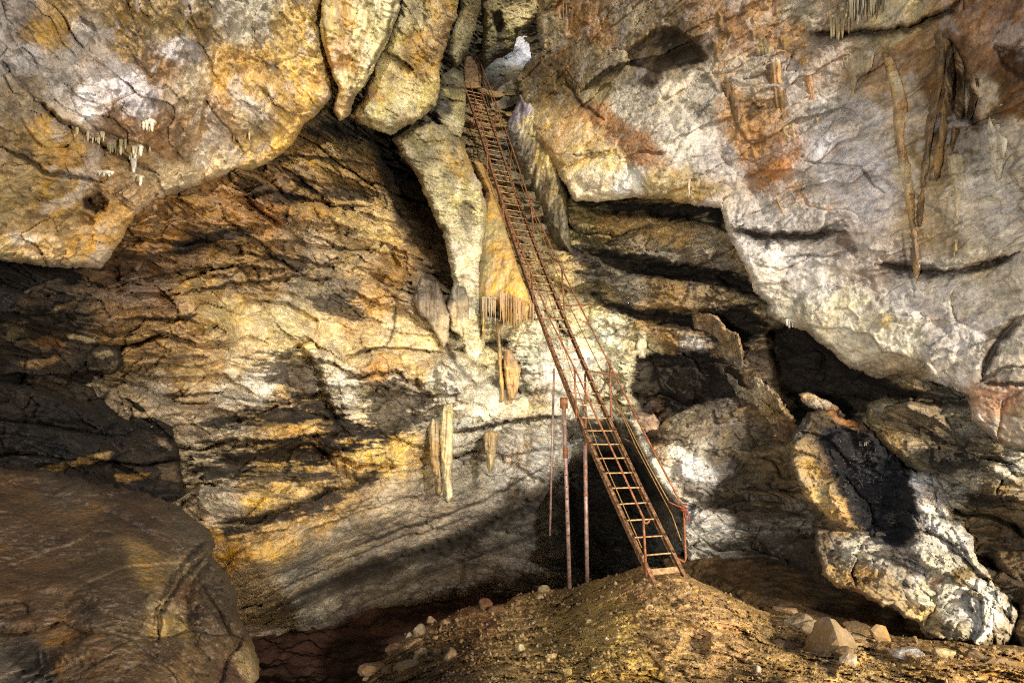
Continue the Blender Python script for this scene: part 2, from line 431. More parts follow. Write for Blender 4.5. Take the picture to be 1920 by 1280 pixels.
# ------------------------------------------------------------------ setting: cave wall, ceilings, ground
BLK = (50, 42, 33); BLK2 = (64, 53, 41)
wall_cols = [
 (300,420,150,100,40),(350,470,112,76,36),(420,400,170,112,46),(500,330,118,84,40),(560,290,158,120,62),(640,275,160,128,68),(690,330,155,118,60),
 (500,400,158,98,36),(600,380,166,122,60),(680,400,210,172,95),(450,480,158,120,66),(380,540,170,128,62),(260,520,92,62,30),(300,570,128,88,50),
 (520,470,140,104,56),(600,460,184,156,116),(655,480,196,164,112),(700,420,214,178,106),(740,520,175,124,56),(700,560,196,150,88),(480,520,172,135,82),
 (560,545,158,142,112),(640,545,140,126,102),(280,640,158,116,62),(340,620,176,134,78),(420,600,196,166,106),(480,620,215,190,138),(540,610,224,200,142),
 (570,640,218,190,128),(470,680,208,182,138),(400,680,180,144,92),(330,690,158,126,80),(300,740,148,128,102),(380,740,166,140,106),(440,720,202,188,162),
 (500,720,224,214,196),(540,740,180,150,108),(620,620,224,195,138),(610,700,222,204,172),(645,735,230,222,202),(700,755,208,190,152),(690,650,224,190,128),
 (715,690,212,145,72),(780,680,222,178,108),(660,600,210,170,108),(760,620,232,204,148),(800,650,232,204,148),(820,700,222,212,188),(760,730,205,190,165),
 (840,760,230,226,212),(870,730,230,222,198),(920,760,220,210,186),(980,760,220,210,180),(1000,640,240,232,200),(1050,700,244,240,222),(950,620,226,212,168),
 (900,640,212,192,138),(880,600,198,188,148),(1150,620,240,230,196),(1180,680,228,214,178),(1130,570,228,200,138),(1165,720,216,202,168),
 (400,800,168,146,116),(450,800,178,158,128),(560,790,198,138,54),(600,800,214,158,76),(520,800,172,132,68),(680,860,224,172,86),(720,850,228,180,92),
 (420,940,188,168,138),(500,930,208,158,74),(560,920,214,170,96),(430,1030,198,138,54),(520,1010,198,152,80),(600,960,184,142,80),(470,1110,158,132,100),
 (700,900,158,128,82),(740,930,178,158,128),(820,960,150,134,114),(880,880,160,150,130),(960,860,166,158,146),(900,930,150,140,124),(1000,880,180,174,164),
 (1020,850,188,184,174),(650,1010,148,130,104),(750,1000,128,112,92),(560,1080,132,122,106),(900,1000,104,94,82),(1000,960,100,90,80),(700,1080,84,70,54),
 (850,1050,74,60,46),(1150,900,80,76,68),(1100,960,70,64,58),(700,1200,60,36,20),(900,1150,60,34,18),
 (1100,400,158,138,82),(1150,420,180,140,76),(1200,420,196,158,98),(1260,430,206,168,106),(1330,450,208,186,146),(1400,480,176,148,108),(1180,460,128,114,82),
 (1250,470,134,124,104),(1330,470,160,144,124),(1120,440,136,122,82),(1250,530,158,122,68),(1330,540,156,130,94),(1180,530,128,118,98),(1100,530,150,135,100),
 (1300,610,168,132,80),(1250,630,168,128,70),(1220,610,178,138,76),(1390,590,186,158,108),(1350,650,140,114,82),(1290,650,190,186,180),(1210,640,220,205,160),
 (1280,740,72,58,46),(1230,780,100,74,48),(1400,720,110,88,62),(1300,960,150,140,122),(1380,960,110,98,84),(1300,1010,170,164,152),(1400,1020,98,88,74),
 (1450,920,100,82,54),(1480,900,130,100,60),(1350,1060,70,56,40),(1500,1060,74,54,34),(1500,700,64,54,42),(1560,720,90,74,54),(1650,760,150,130,96),(1620,700,100,80,50),
 (1700,800,128,110,86),(1750,860,80,70,60),(1660,820,130,106,72),(1800,900,190,180,160),(1860,840,150,130,100),(1820,780,160,148,124),(1900,780,150,130,104),
 (1900,920,120,96,60),(1850,940,110,90,56),(1880,1000,88,66,40),(1900,1100,82,62,40),(1900,880,196,186,166),(2000,900,140,120,90),
 (740,300,40,34,26),(800,400,74,56,34),(830,540,100,84,62),(860,600,140,124,96),(790,560,150,128,100),(850,150,90,80,60),
 (930,200,150,120,70),(1000,400,128,112,80),(1040,470,160,136,86),(1040,350,110,96,72),(990,300,108,100,78),(940,400,150,116,60),(1080,500,215,185,120),
 (100,600,60,48,34),(60,800,54,42,30),(0,1000,80,60,40)]
wall_feats = [
 ('ledge', [(250,480),(330,470),(420,455),(520,450),(620,462),(700,470)], 0.28, 26), ('ledge', [(260,520),(360,505),(470,500),(560,505)], 0.28, 24), ('ledge', [(460,300),(560,290),(640,300),(705,310)], 0.3, 24),
 ('crack', [(260,522),(360,506),(470,500),(560,505)], 2.6, 0.12, 0.7), ('crack', [(460,302),(560,291),(640,300),(700,310)], 2.6, 0.12, 0.7), ('crack', [(430,374),(520,361),(620,383),(700,388)], 3.2, 0.15, 0.75),
 ('ledge', [(260,660),(330,668),(400,664)], 0.2, 22), ('crack', [(300,745),(360,742),(420,736)], 3, 0.15, 0.75), ('crack', [(620,590),(660,600),(700,596),(730,610)], 2, 0.08, 0.6),
 ('crack', [(452,1166),(600,1104),(700,1064),(850,1016),(1000,944),(1058,886)], 5, 0.3, 0.6), ('crack', [(640,1036),(760,990),(900,940),(1030,872)], 3, 0.12, 0.55), ('crack', [(700,1120),(820,1068),(930,1030),(1040,990)], 4, 0.2, 0.6),
 ('ledge', [(640,1036),(760,990),(900,940),(1030,872)], 0.25, 40),
 ('push', [(520,672),(560,650),(600,690),(606,735),(640,785),(600,790),(560,765),(545,735)], 0.55, 16), ('push', [(680,735),(740,722),(800,742),(770,795),(710,800)], 0.35, 18),
 ('push', [(360,880),(440,858),(560,838),(650,842),(600,870),(440,892)], 0.5, 12), ('push', [(400,792),(520,762),(620,780),(600,792),(480,792)], 0.35, 12),
 ('ledge', [(240,700),(330,706),(420,700),(500,745)], 0.3, 30), ('ledge', [(700,450),(760,470),(770,520),(700,510)], 0.3, 24), ('ledge', [(300,890),(360,905),(430,898)], 0.4, 20),
 ('ledge', [(640,540),(700,560),(760,575),(790,610)], 0.3, 30), ('ledge', [(450,560),(540,566),(600,600),(590,636)], 0.25, 24), ('ledge', [(880,860),(960,850),(1050,838)], 0.3, 26),
 ('ledge', [(560,1000),(660,960),(760,930),(800,925)], 0.4, 34), ('ledge', [(460,1130),(600,1070),(740,1010),(900,960)], 0.4, 30), ('ledge', [(660,580),(690,600),(720,600)], 0.2, 20),
 ('push', [(700,250),(735,248),(760,290),(800,370),(835,430),(850,500),(850,545),(800,520),(770,470),(745,400),(715,330)], 1.2, 14),
 ('push', [(450,1180),(600,1110),(700,1066),(850,1018),(1000,945),(1062,880),(1100,860),(1180,850),(1260,1010),(1265,1100),(900,1300),(480,1300)], 3.2, 40),
 ('push', [(1060,800),(1150,800),(1255,960),(1262,1100),(1100,1120),(1070,950)], 1.6, 24),
 ('push', [(1080,378),(1200,378),(1340,382),(1362,432),(1290,408),(1200,405),(1120,398)], 1.3, 16),
 ('push', [(1110,470),(1160,478),(1250,492),(1330,505),(1415,540),(1430,560),(1330,528),(1230,520),(1140,500)], 1.1, 16),
 ('push', [(1115,555),(1200,585),(1300,594),(1390,580),(1440,610),(1390,640),(1290,616),(1210,602)], 0.9, 16),
 ('push', [(1195,672),(1260,662),(1330,664),(1375,700),(1400,745),(1330,755),(1260,800),(1215,800),(1180,730)], 0.9, 20),
 ('push', [(1440,620),(1500,600),(1600,700),(1720,742),(1640,770),(1560,790),(1480,780),(1450,720)], 1.2, 24),
 ('ledge', [(640,664),(700,655),(760,656),(832,658)], 0.30, 30), ('crack', [(640,664),(700,655),(760,656),(835,660)], 3.0, 0.12, 0.8),
 ('ledge', [(850,655),(900,645),(950,636)], 0.55, 26), ('crack', [(850,655),(900,645),(955,636)], 7.0, 0.3, 0.9),
 ('ledge', [(840,806),(900,798),(960,788),(1060,778)], 0.6, 34), ('crack', [(850,812),(900,800),(960,790),(1060,778)], 5.0, 0.25, 0.85),
 ('ledge', [(570,628),(590,640),(560,655),(500,670),(470,690)], 0.3, 60),
 ('ledge', [(360,830),(440,824),(520,826),(600,815),(660,800)], 0.40, 26), ('crack', [(360,832),(440,826),(520,828),(600,816),(660,800)], 3.5, 0.15, 0.8),
 ('ledge', [(380,760),(440,772),(540,752),(620,725),(700,718),(790,710)], 0.45, 34),
 ('ledge', [(400,985),(480,970),(560,945),(640,910),(700,880),(740,850)], 0.55, 30), ('crack', [(400,985),(480,970),(560,945),(640,912)], 6, 0.25, 0.8),
 ('ledge', [(200,555),(260,552),(340,548),(430,530),(520,522),(600,516)], 0.22, 22), ('crack', [(330,552),(430,532),(520,522),(600,516)], 2.4, 0.1, 0.8),
 ('ledge', [(220,600),(300,596),(380,588)], 0.2, 20), ('crack', [(220,600),(300,598),(380,588)], 3.4, 0.12, 0.8),
 ('ledge', [(300,465),(380,440),(440,425),(560,415),(700,425)], 0.25, 26),
 ('ledge', [(520,330),(600,340),(705,352)], 0.3, 24), ('ledge', [(430,372),(520,360),(620,382),(700,388)], 0.28, 24),
 ('crack', [(440,500),(520,480),(600,500),(640,480)], 2.2, 0.08, 0.7), ('crack', [(560,430),(640,470),(720,470)], 2.2, 0.08, 0.6),
 ('crack', [(400,735),(440,745),(520,752),(560,740)], 2.4, 0.1, 0.7),
 ('crack', [(746,570),(740,620),(728,655)], 2.4, 0.08, 0.8), ('crack', [(820,630),(838,655),(870,700),(890,720)], 6.0, 0.2, 0.7),
 ('crack', [(748,660),(760,690),(770,705)], 1.8, 0.05, 0.7), ('crack', [(430,680),(470,700),(500,690)], 2.0, 0.06, 0.6),
 ('bulge', 512,820,130,34,-6,0.5), ('bulge', 415,810,50,28,0,0.35), ('bulge', 685,862,60,34,-14,0.5), ('bulge', 500,930,130,44,-8,0.5),
 ('bulge', 590,1010,200,40,-22,0.5), ('bulge', 740,690,110,34,0,0.3), ('bulge', 480,650,120,60,-8,0.3), ('bulge', 640,300,90,40,6,0.35),
 ('bulge', 700,420,70,40,-20,0.3), ('bulge', 350,640,90,90,0,0.3),
 ('ridge', [(600,640),(620,690),(640,740),(660,775)], 28, 0.4),
 ('ridge', [(845,660),(850,720),(850,790)], 34, 0.5), ('ridge', [(1000,640),(1020,700),(1040,760)], 40, 0.4),
 ('bulge', 1230,450,120,50,8,0.6), ('bulge', 1340,460,60,60,30,0.6), ('bulge', 1280,550,150,34,4,0.55), ('bulge', 1165,520,50,34,10,0.5),
 ('bulge', 1290,632,100,26,6,0.5), ('bulge', 1380,595,60,20,-10,0.35), ('bulge', 1165,600,60,60,50,0.6), ('bulge', 1180,690,40,50,0,0.5),
 ('bulge', 1380,960,130,46,4,0.5), ('bulge', 1340,1015,90,26,0,0.4), ('bulge', 1240,800,34,40,0,0.5),
 ('bulge', 1690,800,110,60,22,0.8), ('bulge', 1850,900,130,34,24,0.5), ('ridge', [(1640,700),(1760,770),(1880,850),(1960,880)], 46, 0.5),
 ('ledge', [(1640,740),(1760,790),(1840,840),(1920,880)], 0.3, 20), ('ledge', [(1760,880),(1840,925),(1930,935)], 0.6, 24),
 ('crack', [(1640,735),(1740,740),(1800,748)], 5, 0.3, 0.7),
 ('ridge', [(880,240),(895,300),(915,350)], 20, 0.4)]
wall_stains_and_shade = [
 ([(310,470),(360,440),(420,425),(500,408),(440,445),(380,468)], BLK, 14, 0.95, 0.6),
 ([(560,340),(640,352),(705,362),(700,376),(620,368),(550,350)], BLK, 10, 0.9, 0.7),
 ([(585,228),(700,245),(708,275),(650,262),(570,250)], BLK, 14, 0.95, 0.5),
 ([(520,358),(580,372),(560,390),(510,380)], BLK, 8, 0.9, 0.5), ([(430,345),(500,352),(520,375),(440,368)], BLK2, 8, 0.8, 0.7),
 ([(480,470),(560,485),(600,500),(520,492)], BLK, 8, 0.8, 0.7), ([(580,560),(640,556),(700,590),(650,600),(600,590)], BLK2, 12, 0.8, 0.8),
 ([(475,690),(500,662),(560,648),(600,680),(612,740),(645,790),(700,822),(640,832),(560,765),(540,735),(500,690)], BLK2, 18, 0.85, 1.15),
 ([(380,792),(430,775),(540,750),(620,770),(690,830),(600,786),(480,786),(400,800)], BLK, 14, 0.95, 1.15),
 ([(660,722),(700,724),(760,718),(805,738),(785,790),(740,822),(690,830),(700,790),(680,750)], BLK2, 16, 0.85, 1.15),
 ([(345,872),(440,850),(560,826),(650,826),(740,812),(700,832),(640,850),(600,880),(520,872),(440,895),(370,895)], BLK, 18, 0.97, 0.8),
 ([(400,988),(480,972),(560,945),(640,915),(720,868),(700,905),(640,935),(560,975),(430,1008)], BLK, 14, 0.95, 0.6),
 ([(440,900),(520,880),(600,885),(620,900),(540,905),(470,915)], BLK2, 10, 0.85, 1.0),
 ([(1080,372),(1200,380),(1300,376),(1352,390),(1362,436),(1320,402),(1270,414),(1200,402),(1150,396)], BLK, 10, 0.97, 0.4),  # shade under the overhang, painted black over the recess
 ([(1065,455),(1160,475),(1240,490),(1330,500),(1400,515),(1430,560),(1340,530),(1230,524),(1140,505),(1070,482)], BLK, 14, 0.97, 0.5),  # black coating, with the shade of the undersides painted in
 ([(1080,480),(1150,490),(1170,540),(1120,560),(1085,520)], (86,78,66), 14, 0.8, 0.8),
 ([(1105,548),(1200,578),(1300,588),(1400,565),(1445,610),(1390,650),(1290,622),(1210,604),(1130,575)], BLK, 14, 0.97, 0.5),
 ([(1195,668),(1260,660),(1340,664),(1385,700),(1405,745),(1330,752),(1255,802),(1205,785),(1178,730)], BLK, 10, 0.98, 0.3),  # shadow above the rounded boulder, painted as a black patch
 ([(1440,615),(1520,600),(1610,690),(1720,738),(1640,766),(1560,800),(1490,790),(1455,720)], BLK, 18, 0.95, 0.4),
 ([(1370,640),(1440,640),(1470,720),(1440,740),(1400,690)], BLK2, 14, 0.85, 0.9),
 ([(1700,790),(1790,830),(1860,870),(1820,890),(1740,860)], BLK, 18, 0.9, 0.6), ([(1780,910),(1900,940),(1920,960),(1840,960)], BLK2, 14, 0.8, 0.9),
 ([(1280,925),(1400,930),(1500,960),(1520,1000),(1400,985),(1290,950)], BLK2, 16, 0.8, 0.9),
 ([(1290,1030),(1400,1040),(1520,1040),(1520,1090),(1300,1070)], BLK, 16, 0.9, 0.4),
 ([(700,248),(740,250),(770,310),(805,380),(850,440),(855,530),(800,525),(770,470),(735,380),(712,330)], (84,66,42), 16, 0.8, 0.6),
 ([(1215,740),(1262,760),(1260,800),(1230,820),(1205,790)], (110,78,44), 12, 0.6, 0.8),
 ([(950,660),(985,680),(1000,740),(975,745),(950,700)], BLK, 14, 0.85, 0.9), ([(940,640),(1000,640),(960,670),(930,660)], BLK, 10, 0.8, 0.8),
 ([(940,540),(960,545),(950,570),(925,560)], BLK2, 10, 0.7, 0.9),
]
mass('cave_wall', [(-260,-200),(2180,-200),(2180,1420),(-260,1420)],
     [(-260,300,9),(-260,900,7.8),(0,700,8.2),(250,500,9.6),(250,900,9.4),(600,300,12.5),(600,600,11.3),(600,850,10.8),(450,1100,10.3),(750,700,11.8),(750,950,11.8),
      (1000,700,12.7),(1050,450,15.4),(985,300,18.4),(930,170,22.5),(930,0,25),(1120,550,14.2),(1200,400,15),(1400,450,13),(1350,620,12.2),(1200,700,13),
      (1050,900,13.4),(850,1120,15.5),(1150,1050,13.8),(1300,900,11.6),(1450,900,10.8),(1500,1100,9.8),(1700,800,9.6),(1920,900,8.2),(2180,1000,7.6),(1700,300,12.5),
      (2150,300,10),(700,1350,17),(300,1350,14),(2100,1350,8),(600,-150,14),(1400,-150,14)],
     wall_cols, step=2.0, rnd=0, skirt=0, facets=((0.8,0.30),(2.0,0.20),(4.5,0.08)), strata=(0.8,0.55,0.10,0.0), feats=wall_feats, stains_and_shade=wall_stains_and_shade,
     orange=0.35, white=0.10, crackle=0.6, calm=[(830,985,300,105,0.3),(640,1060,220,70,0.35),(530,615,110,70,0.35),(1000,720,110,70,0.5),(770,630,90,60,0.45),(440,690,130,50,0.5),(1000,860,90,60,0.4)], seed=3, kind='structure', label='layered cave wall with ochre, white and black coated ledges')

mass('cave_ceiling', [(-260,-220),(640,-220),(612,0),(596,45),(612,100),(628,150),(624,185),(603,212),(572,235),(548,272),(508,300),(470,322),(400,340),(340,362),
      (292,384),(256,410),(236,440),(215,472),(188,503),(120,502),(60,496),(0,488),(-260,478)],
     [(600,100,11.2),(560,230,11.0),(400,320,9.6),(230,440,8.6),(150,490,8.2),(0,480,7.2),(0,250,6.2),(0,0,5.6),(400,0,8.4),(-260,200,5),(300,200,8.0),(620,-200,10)],
     [(20,20,176,160,150),(90,60,196,150,80),(60,110,196,188,182),(160,100,196,188,180),(240,60,176,140,84),(330,50,172,142,86),(420,30,178,168,150),(480,20,196,188,166),
      (540,60,204,166,96),(560,120,216,176,96),(600,80,208,176,104),(580,170,212,170,90),(440,130,184,142,78),(340,90,196,190,190),(380,60,160,128,80),(250,180,206,200,204),
      (200,140,196,188,186),(130,160,198,188,178),(60,180,170,148,120),(180,205,220,214,214),(300,130,150,112,72),(360,160,180,160,130),(300,250,150,108,70),(220,230,158,112,74),
      (420,220,176,140,100),(330,280,168,132,96),(240,300,178,142,98),(100,260,196,146,72),(30,270,158,128,84),(130,300,192,144,78),(40,340,176,146,96),(100,380,190,150,84),
      (200,340,188,150,106),(320,330,200,176,140),(400,310,206,182,142),(460,290,206,170,110),(540,240,212,166,86),(470,210,196,172,136),(530,190,200,160,100),(280,370,192,156,116),
      (220,420,202,152,84),(160,460,206,154,82),(60,440,196,160,108),(20,400,160,134,90),(100,470,190,156,108),(0,460,170,146,104),(500,150,188,146,78)],
     rnd=16, thick=0.5, rag=(6,3), facets=((1.2,0.11),(3.6,0.05),(8.0,0.018)), orange=0.28, white=0.5, crackle=0.4, seed=11, disp=0.8,
     feats=[('crack',[(60,180),(120,230),(180,260),(240,300),(300,330)],4,0.12,0.6),('crack',[(0,275),(60,300),(90,325),(150,335),(200,345)],4,0.16,0.7),
            ('ledge',[(60,180),(120,230),(180,260),(230,290)],0.2,30),('crack',[(150,30),(170,50),(176,60)],4,0.1,0.6),('crack',[(500,130),(560,100),(600,110)],1.5,0.04,0.4),
            ('crack',[(140,240),(200,250),(260,270),(300,290)],2,0.06,0.5),('bulge',470,200,80,60,0,0.25),('bulge',590,190,40,34,0,0.25),('bulge',250,210,120,60,20,0.25),
            ('push',[(160,372),(185,366),(200,376),(196,396),(176,398),(160,388)],0.35,14),('push',[(150,400),(172,404),(174,420),(156,418)],0.25,10),
            ('bulge',180,378,9,8,0,0.22)],
     stains_and_shade=[([(250,60),(262,70),(268,100),(258,110),(246,80)],BLK2,8,0.7,0.5),([(160,372),(185,366),(200,376),(196,396),(176,398),(160,388)],(70,44,26),8,0.85,0.3),
             ([(152,404),(172,408),(174,420),(156,418)],(70,48,30),8,0.8,0.4),([(380,60),(400,75),(405,92),(392,84)],BLK2,6,0.6,0.5)],
     tone=1.0, mat=M_CEIL, kind='structure', label='tan and lilac-white cave ceiling hanging over the upper left')

LEFTC = SURF['cave_ceiling']
mass('cave_ceiling', [(985,-220),(2180,-220),(2180,1010),(2000,905),(1930,850),(1880,838),(1820,790),(1818,742),(1770,722),(1700,706),(1650,712),(1592,690),(1545,652),(1512,622),(1480,612),(1450,598),
      (1432,586),(1440,572),(1412,545),(1398,505),(1372,455),(1362,425),(1352,388),(1300,380),(1240,374),(1180,372),(1120,378),(1075,374),(1064,350),(1050,330),
      (1010,270),(985,220),(972,185),(966,150),(985,120),(1012,95),(1008,40)],
     [(975,160,19.6),(1040,60,18.5),(1060,340,15.0),(1150,370,13.8),(1330,380,12.2),(1440,580,10.9),(1600,690,10.0),(1820,740,8.2),(2180,900,6.5),(1200,100,14.5),(1400,100,12.0),
      (1250,250,13.0),(1500,350,10.6),(1700,100,9.6),(1900,100,7.8),(1900,450,7.9),(2180,200,6.4),(1400,-200,12.5),(1000,-200,19),(1900,-200,8)],
     [(990,140,120,100,66),(1000,180,128,108,64),(1040,170,150,118,62),(1060,120,120,90,52),(1010,220,190,160,100),(1050,240,206,160,98),(1030,60,176,156,118),(1090,40,160,110,56),(1130,60,168,116,62),
      (1100,110,150,130,96),(1180,40,158,142,116),(1230,60,140,120,88),(1120,160,160,144,104),(1170,120,150,136,110),(1240,110,150,130,100),(1250,75,78,66,52),(1220,135,66,54,40),(1120,215,166,108,58),
      (1100,260,214,178,118),(1160,250,160,110,70),(1200,280,160,110,70),(1140,290,222,192,132),(1080,300,220,186,118),(1100,340,222,206,172),(1180,330,226,222,208),(1240,345,208,186,132),(1280,360,196,168,108),
      (1330,360,170,140,84),(1180,200,206,200,184),(1250,180,204,192,170),(1300,200,200,192,176),(1300,260,206,202,192),(1260,260,206,200,186),(1350,300,200,194,190),(1340,380,206,200,194),
      (1400,140,190,172,150),(1390,60,160,116,76),(1350,20,156,118,80),(1430,20,164,126,86),(1480,60,182,140,100),(1500,30,190,176,150),(1400,210,158,116,60),(1420,260,172,126,84),(1450,310,182,108,60),
      (1470,150,196,186,178),(1540,130,170,152,136),(1600,130,150,122,96),(1560,200,196,188,180),(1620,220,206,198,192),(1600,60,190,172,146),(1560,40,158,130,100),(1670,50,206,184,140),(1690,100,150,112,70),
      (1650,180,180,146,108),(1700,200,196,176,152),(1760,180,120,82,46),(1740,300,150,120,76),(1790,250,92,66,38),(1810,100,140,100,66),(1830,60,176,128,90),(1880,50,150,108,78),(1890,140,96,64,34),
      (1880,200,120,86,44),(1860,180,196,176,150),(1900,250,190,176,158),(1850,330,196,188,176),(1900,320,190,178,160),(1800,400,186,170,144),(1870,420,192,184,172),(1750,420,170,146,112),(1700,330,200,184,160),
      (1500,350,190,180,172),(1560,300,204,202,206),(1620,350,204,202,208),(1660,340,196,192,194),(1550,420,190,182,176),(1450,430,196,192,188),(1400,440,206,202,198),(1500,500,204,202,200),(1420,540,204,198,188),
      (1600,480,190,180,172),(1640,520,158,144,134),(1580,560,206,196,166),(1560,540,200,196,190),(1500,590,196,190,170),(1620,620,206,200,180),(1700,560,200,196,192),(1700,650,206,200,182),(1750,620,190,182,178),
      (1800,550,196,190,180),(1850,500,196,182,158),(1900,560,200,190,172),(1780,690,200,194,186),(1820,650,200,196,192),(1880,640,196,190,178),(1900,700,200,190,176),(1880,740,172,130,104),(1900,780,150,128,100),(1690,700,170,150,120)],
     rnd=15, thick=0.5, rag=(8,4), streakc=0.22, facets=((0.8,0.14),(2.4,0.05)), orange=0.10, white=0.30, crackle=0.4, seed=19, disp=0.5, pits=0.35, stainz=0.4,
     feats=[('crack',[(1380,430),(1440,445),(1520,440),(1580,432)],6,0.2,0.6),('ledge',[(1370,420),(1440,445),(1520,440),(1590,430)],0.25,30),('crack',[(1470,480),(1520,478),(1560,482),(1590,470)],3,0.08,0.5),
            ('crack',[(1640,496),(1700,500),(1760,510),(1820,500),(1920,470)],5,0.18,0.6),('ledge',[(1640,496),(1700,500),(1760,508),(1820,498),(1920,468)],0.25,34),
            ('crack',[(1840,712),(1850,680),(1870,640),(1900,605),(1930,585)],7,0.2,0.55),('crack',[(1828,718),(1880,690),(1930,688)],2.5,0.1,0.6),('crack',[(1838,716),(1930,718)],3.5,0.15,0.7),
            ('crack',[(1520,65),(1580,62),(1640,60),(1700,52),(1780,20),(1800,0)],6,0.25,0.75),('ledge',[(1500,58),(1580,60),(1640,58),(1700,50),(1790,12)],0.35,26),
            ('crack',[(1390,150),(1440,140),(1480,110)],3,0.08,0.5),('crack',[(1500,302),(1560,308),(1620,312)],2,0.06,0.5),('crack',[(1610,310),(1640,350),(1660,360)],2.5,0.08,0.5),
            ('push',[(1180,95),(1230,60),(1262,56),(1280,70),(1300,80),(1320,110),(1280,125),(1235,140),(1200,130),(1180,118)],0.7,18),('ledge',[(1080,180),(1130,130),(1190,110),(1240,106),(1330,60)],0.5,30),
            ('crack',[(1060,150),(1080,190),(1130,225)],4,0.12,0.6),('ledge',[(1160,296),(1200,282),(1250,286)],0.2,14),('crack',[(1072,292),(1100,288),(1150,281)],2.6,0.1,0.8),
            ('bulge',1190,330,110,44,0,0.4),('bulge',1050,250,60,60,0,0.4),('ridge',[(1190,190),(1260,290),(1350,400),(1400,500),(1440,580)],70,0.35),('bulge',1640,620,160,70,20,0.3),
            ('ledge',[(1180,300),(1220,370)],0.2,20),('crack',[(1690,430),(1700,500),(1718,560)],2,0.05,0.4),('push',[(1780,80),(1800,110),(1830,190),(1830,230),(1800,220),(1775,140)],0.7,20),
            ('push',[(1870,90),(1930,100),(1930,150),(1890,130)],0.3,20)],
     stains_and_shade=[([(1382,418),(1440,440),(1520,436),(1580,430),(1540,446),(1480,456),(1430,458),(1400,440)],(74,64,56),9,0.8,0.9),([(1640,488),(1720,496),(1800,502),(1900,470),(1900,488),(1800,520),(1700,520),(1640,508)],(84,72,60),10,0.75,0.9),
             ([(1360,205),(1400,195),(1440,230),(1440,260),(1490,330),(1525,385),(1480,350),(1440,310),(1400,280),(1385,240)],(176,128,74),16,0.62,1.3),
             ([(1400,195),(1440,205),(1430,225),(1395,222)],(60,40,24),10,0.8,0.8),([(1230,105),(1290,78),(1340,90),(1300,130),(1230,140)],BLK2,12,0.75,0.4),([(1845,620),(1900,595),(1920,610),(1870,650),(1838,710)],(96,80,66),10,0.7,0.8),
             ([(1140,265),(1200,250),(1250,290),(1270,320),(1230,310),(1180,290)],(168,124,80),12,0.6,1.3),([(1860,90),(1930,110),(1930,240),(1880,200)],(110,74,34),16,0.8,0.8),([(1280,190),(1330,200),(1310,215)],(90,76,60),8,0.6,0.9),
             ([(975,105),(1020,90),(1060,130),(1080,190),(1020,190),(975,150)],(86,72,46),14,0.7,1.0),([(1560,455),(1585,435),(1600,455),(1610,490),(1580,470)],(120,102,88),8,0.8,0.3),
             ([(1640,590),(1660,598),(1655,625),(1635,612)],(180,150,80),8,0.6,0.5)],
     mat=M_CEIL, tone=1.0, bmul=0.965, gmul=0.985, kind='structure', label='grey-white cave ceiling slanting over the right side')

mass('upper_drapery_lobe', [(590,-240),(770,-240),(758,-60),(744,30),(728,80),(700,130),(672,180),(655,212),(638,224),(627,210),(631,165),(616,110),(598,50),(604,0)],
     [(600,0,10.6),(740,0,11.2),(640,210,11.3),(680,-200,10.4),(690,130,11.2)],
     [(620,40,208,184,120),(660,30,214,168,96),(700,20,206,196,152),(650,100,206,150,80),(690,90,214,200,146),(730,40,196,184,136),(640,180,190,160,110),(660,160,206,190,140),(680,-60,200,180,120)],
     step=1.8, rnd=14, thick=0.4, rag=(9,3), facets=((3.0,0.02),), flute=(1.9,0.16,0.3), orange=0.35, white=0.25, crackle=0.1, streakc=0.35, seed=23, mat=M_FLOW, disp=0.9,
     feats=[('ridge',[(742,-60),(722,50),(688,130),(655,205)],15,0.34),('ridge',[(716,-60),(700,50),(668,130),(645,200)],9,0.2),('ridge',[(690,-50),(676,40),(655,110)],8,0.12),('ledge',[(604,20),(618,100),(634,160)],0.2,10),('crack',[(760,-60),(728,62),(690,138)],3,0.2,0.5)],
     label='smooth pale yellow flowstone lobe, leftmost of the two hanging at the ceiling edge', cat='flowstone', group='hanging flowstone lobes')
mass('hanging_rock_lobe', [(738,-240),(870,-240),(860,-20),(854,35),(836,90),(824,150),(812,198),(778,234),(736,254),(702,246),(668,234),(650,218),(668,190),(700,135),(728,78),(744,20)],
     [(760,0,12.2),(850,0,13.2),(680,220,11.9),(810,190,13.0),(740,240,12.4),(800,-200,12)],
     [(770,30,190,176,130),(820,20,196,158,78),(740,90,200,178,110),(790,100,196,150,70),(720,150,214,186,112),(780,170,220,196,118),(700,200,216,200,136),(760,210,206,196,150),(740,235,190,180,140),(690,180,198,140,64),(840,60,170,132,70)],
     step=1.8, rnd=16, thick=0.6, rag=(12,5), facets=((2.2,0.05),(6,0.02)), orange=0.4, white=0.2, crackle=0.45, streakc=0.2, seed=29, disp=0.7,
     feats=[('crack',[(718,98),(745,112),(775,130),(790,150)],2.4,0.1,0.7),('ledge',[(718,98),(745,112),(780,130)],0.3,26),('ridge',[(810,-60),(815,40),(800,120)],22,0.25),('ridge',[(765,-60),(768,30),(755,80)],14,0.18),('bulge',735,215,60,26,10,0.25)],
     label='rough tawny rock lobe hanging between the pale lobe and the dark cleft', cat='rock formation', group='hanging flowstone lobes')
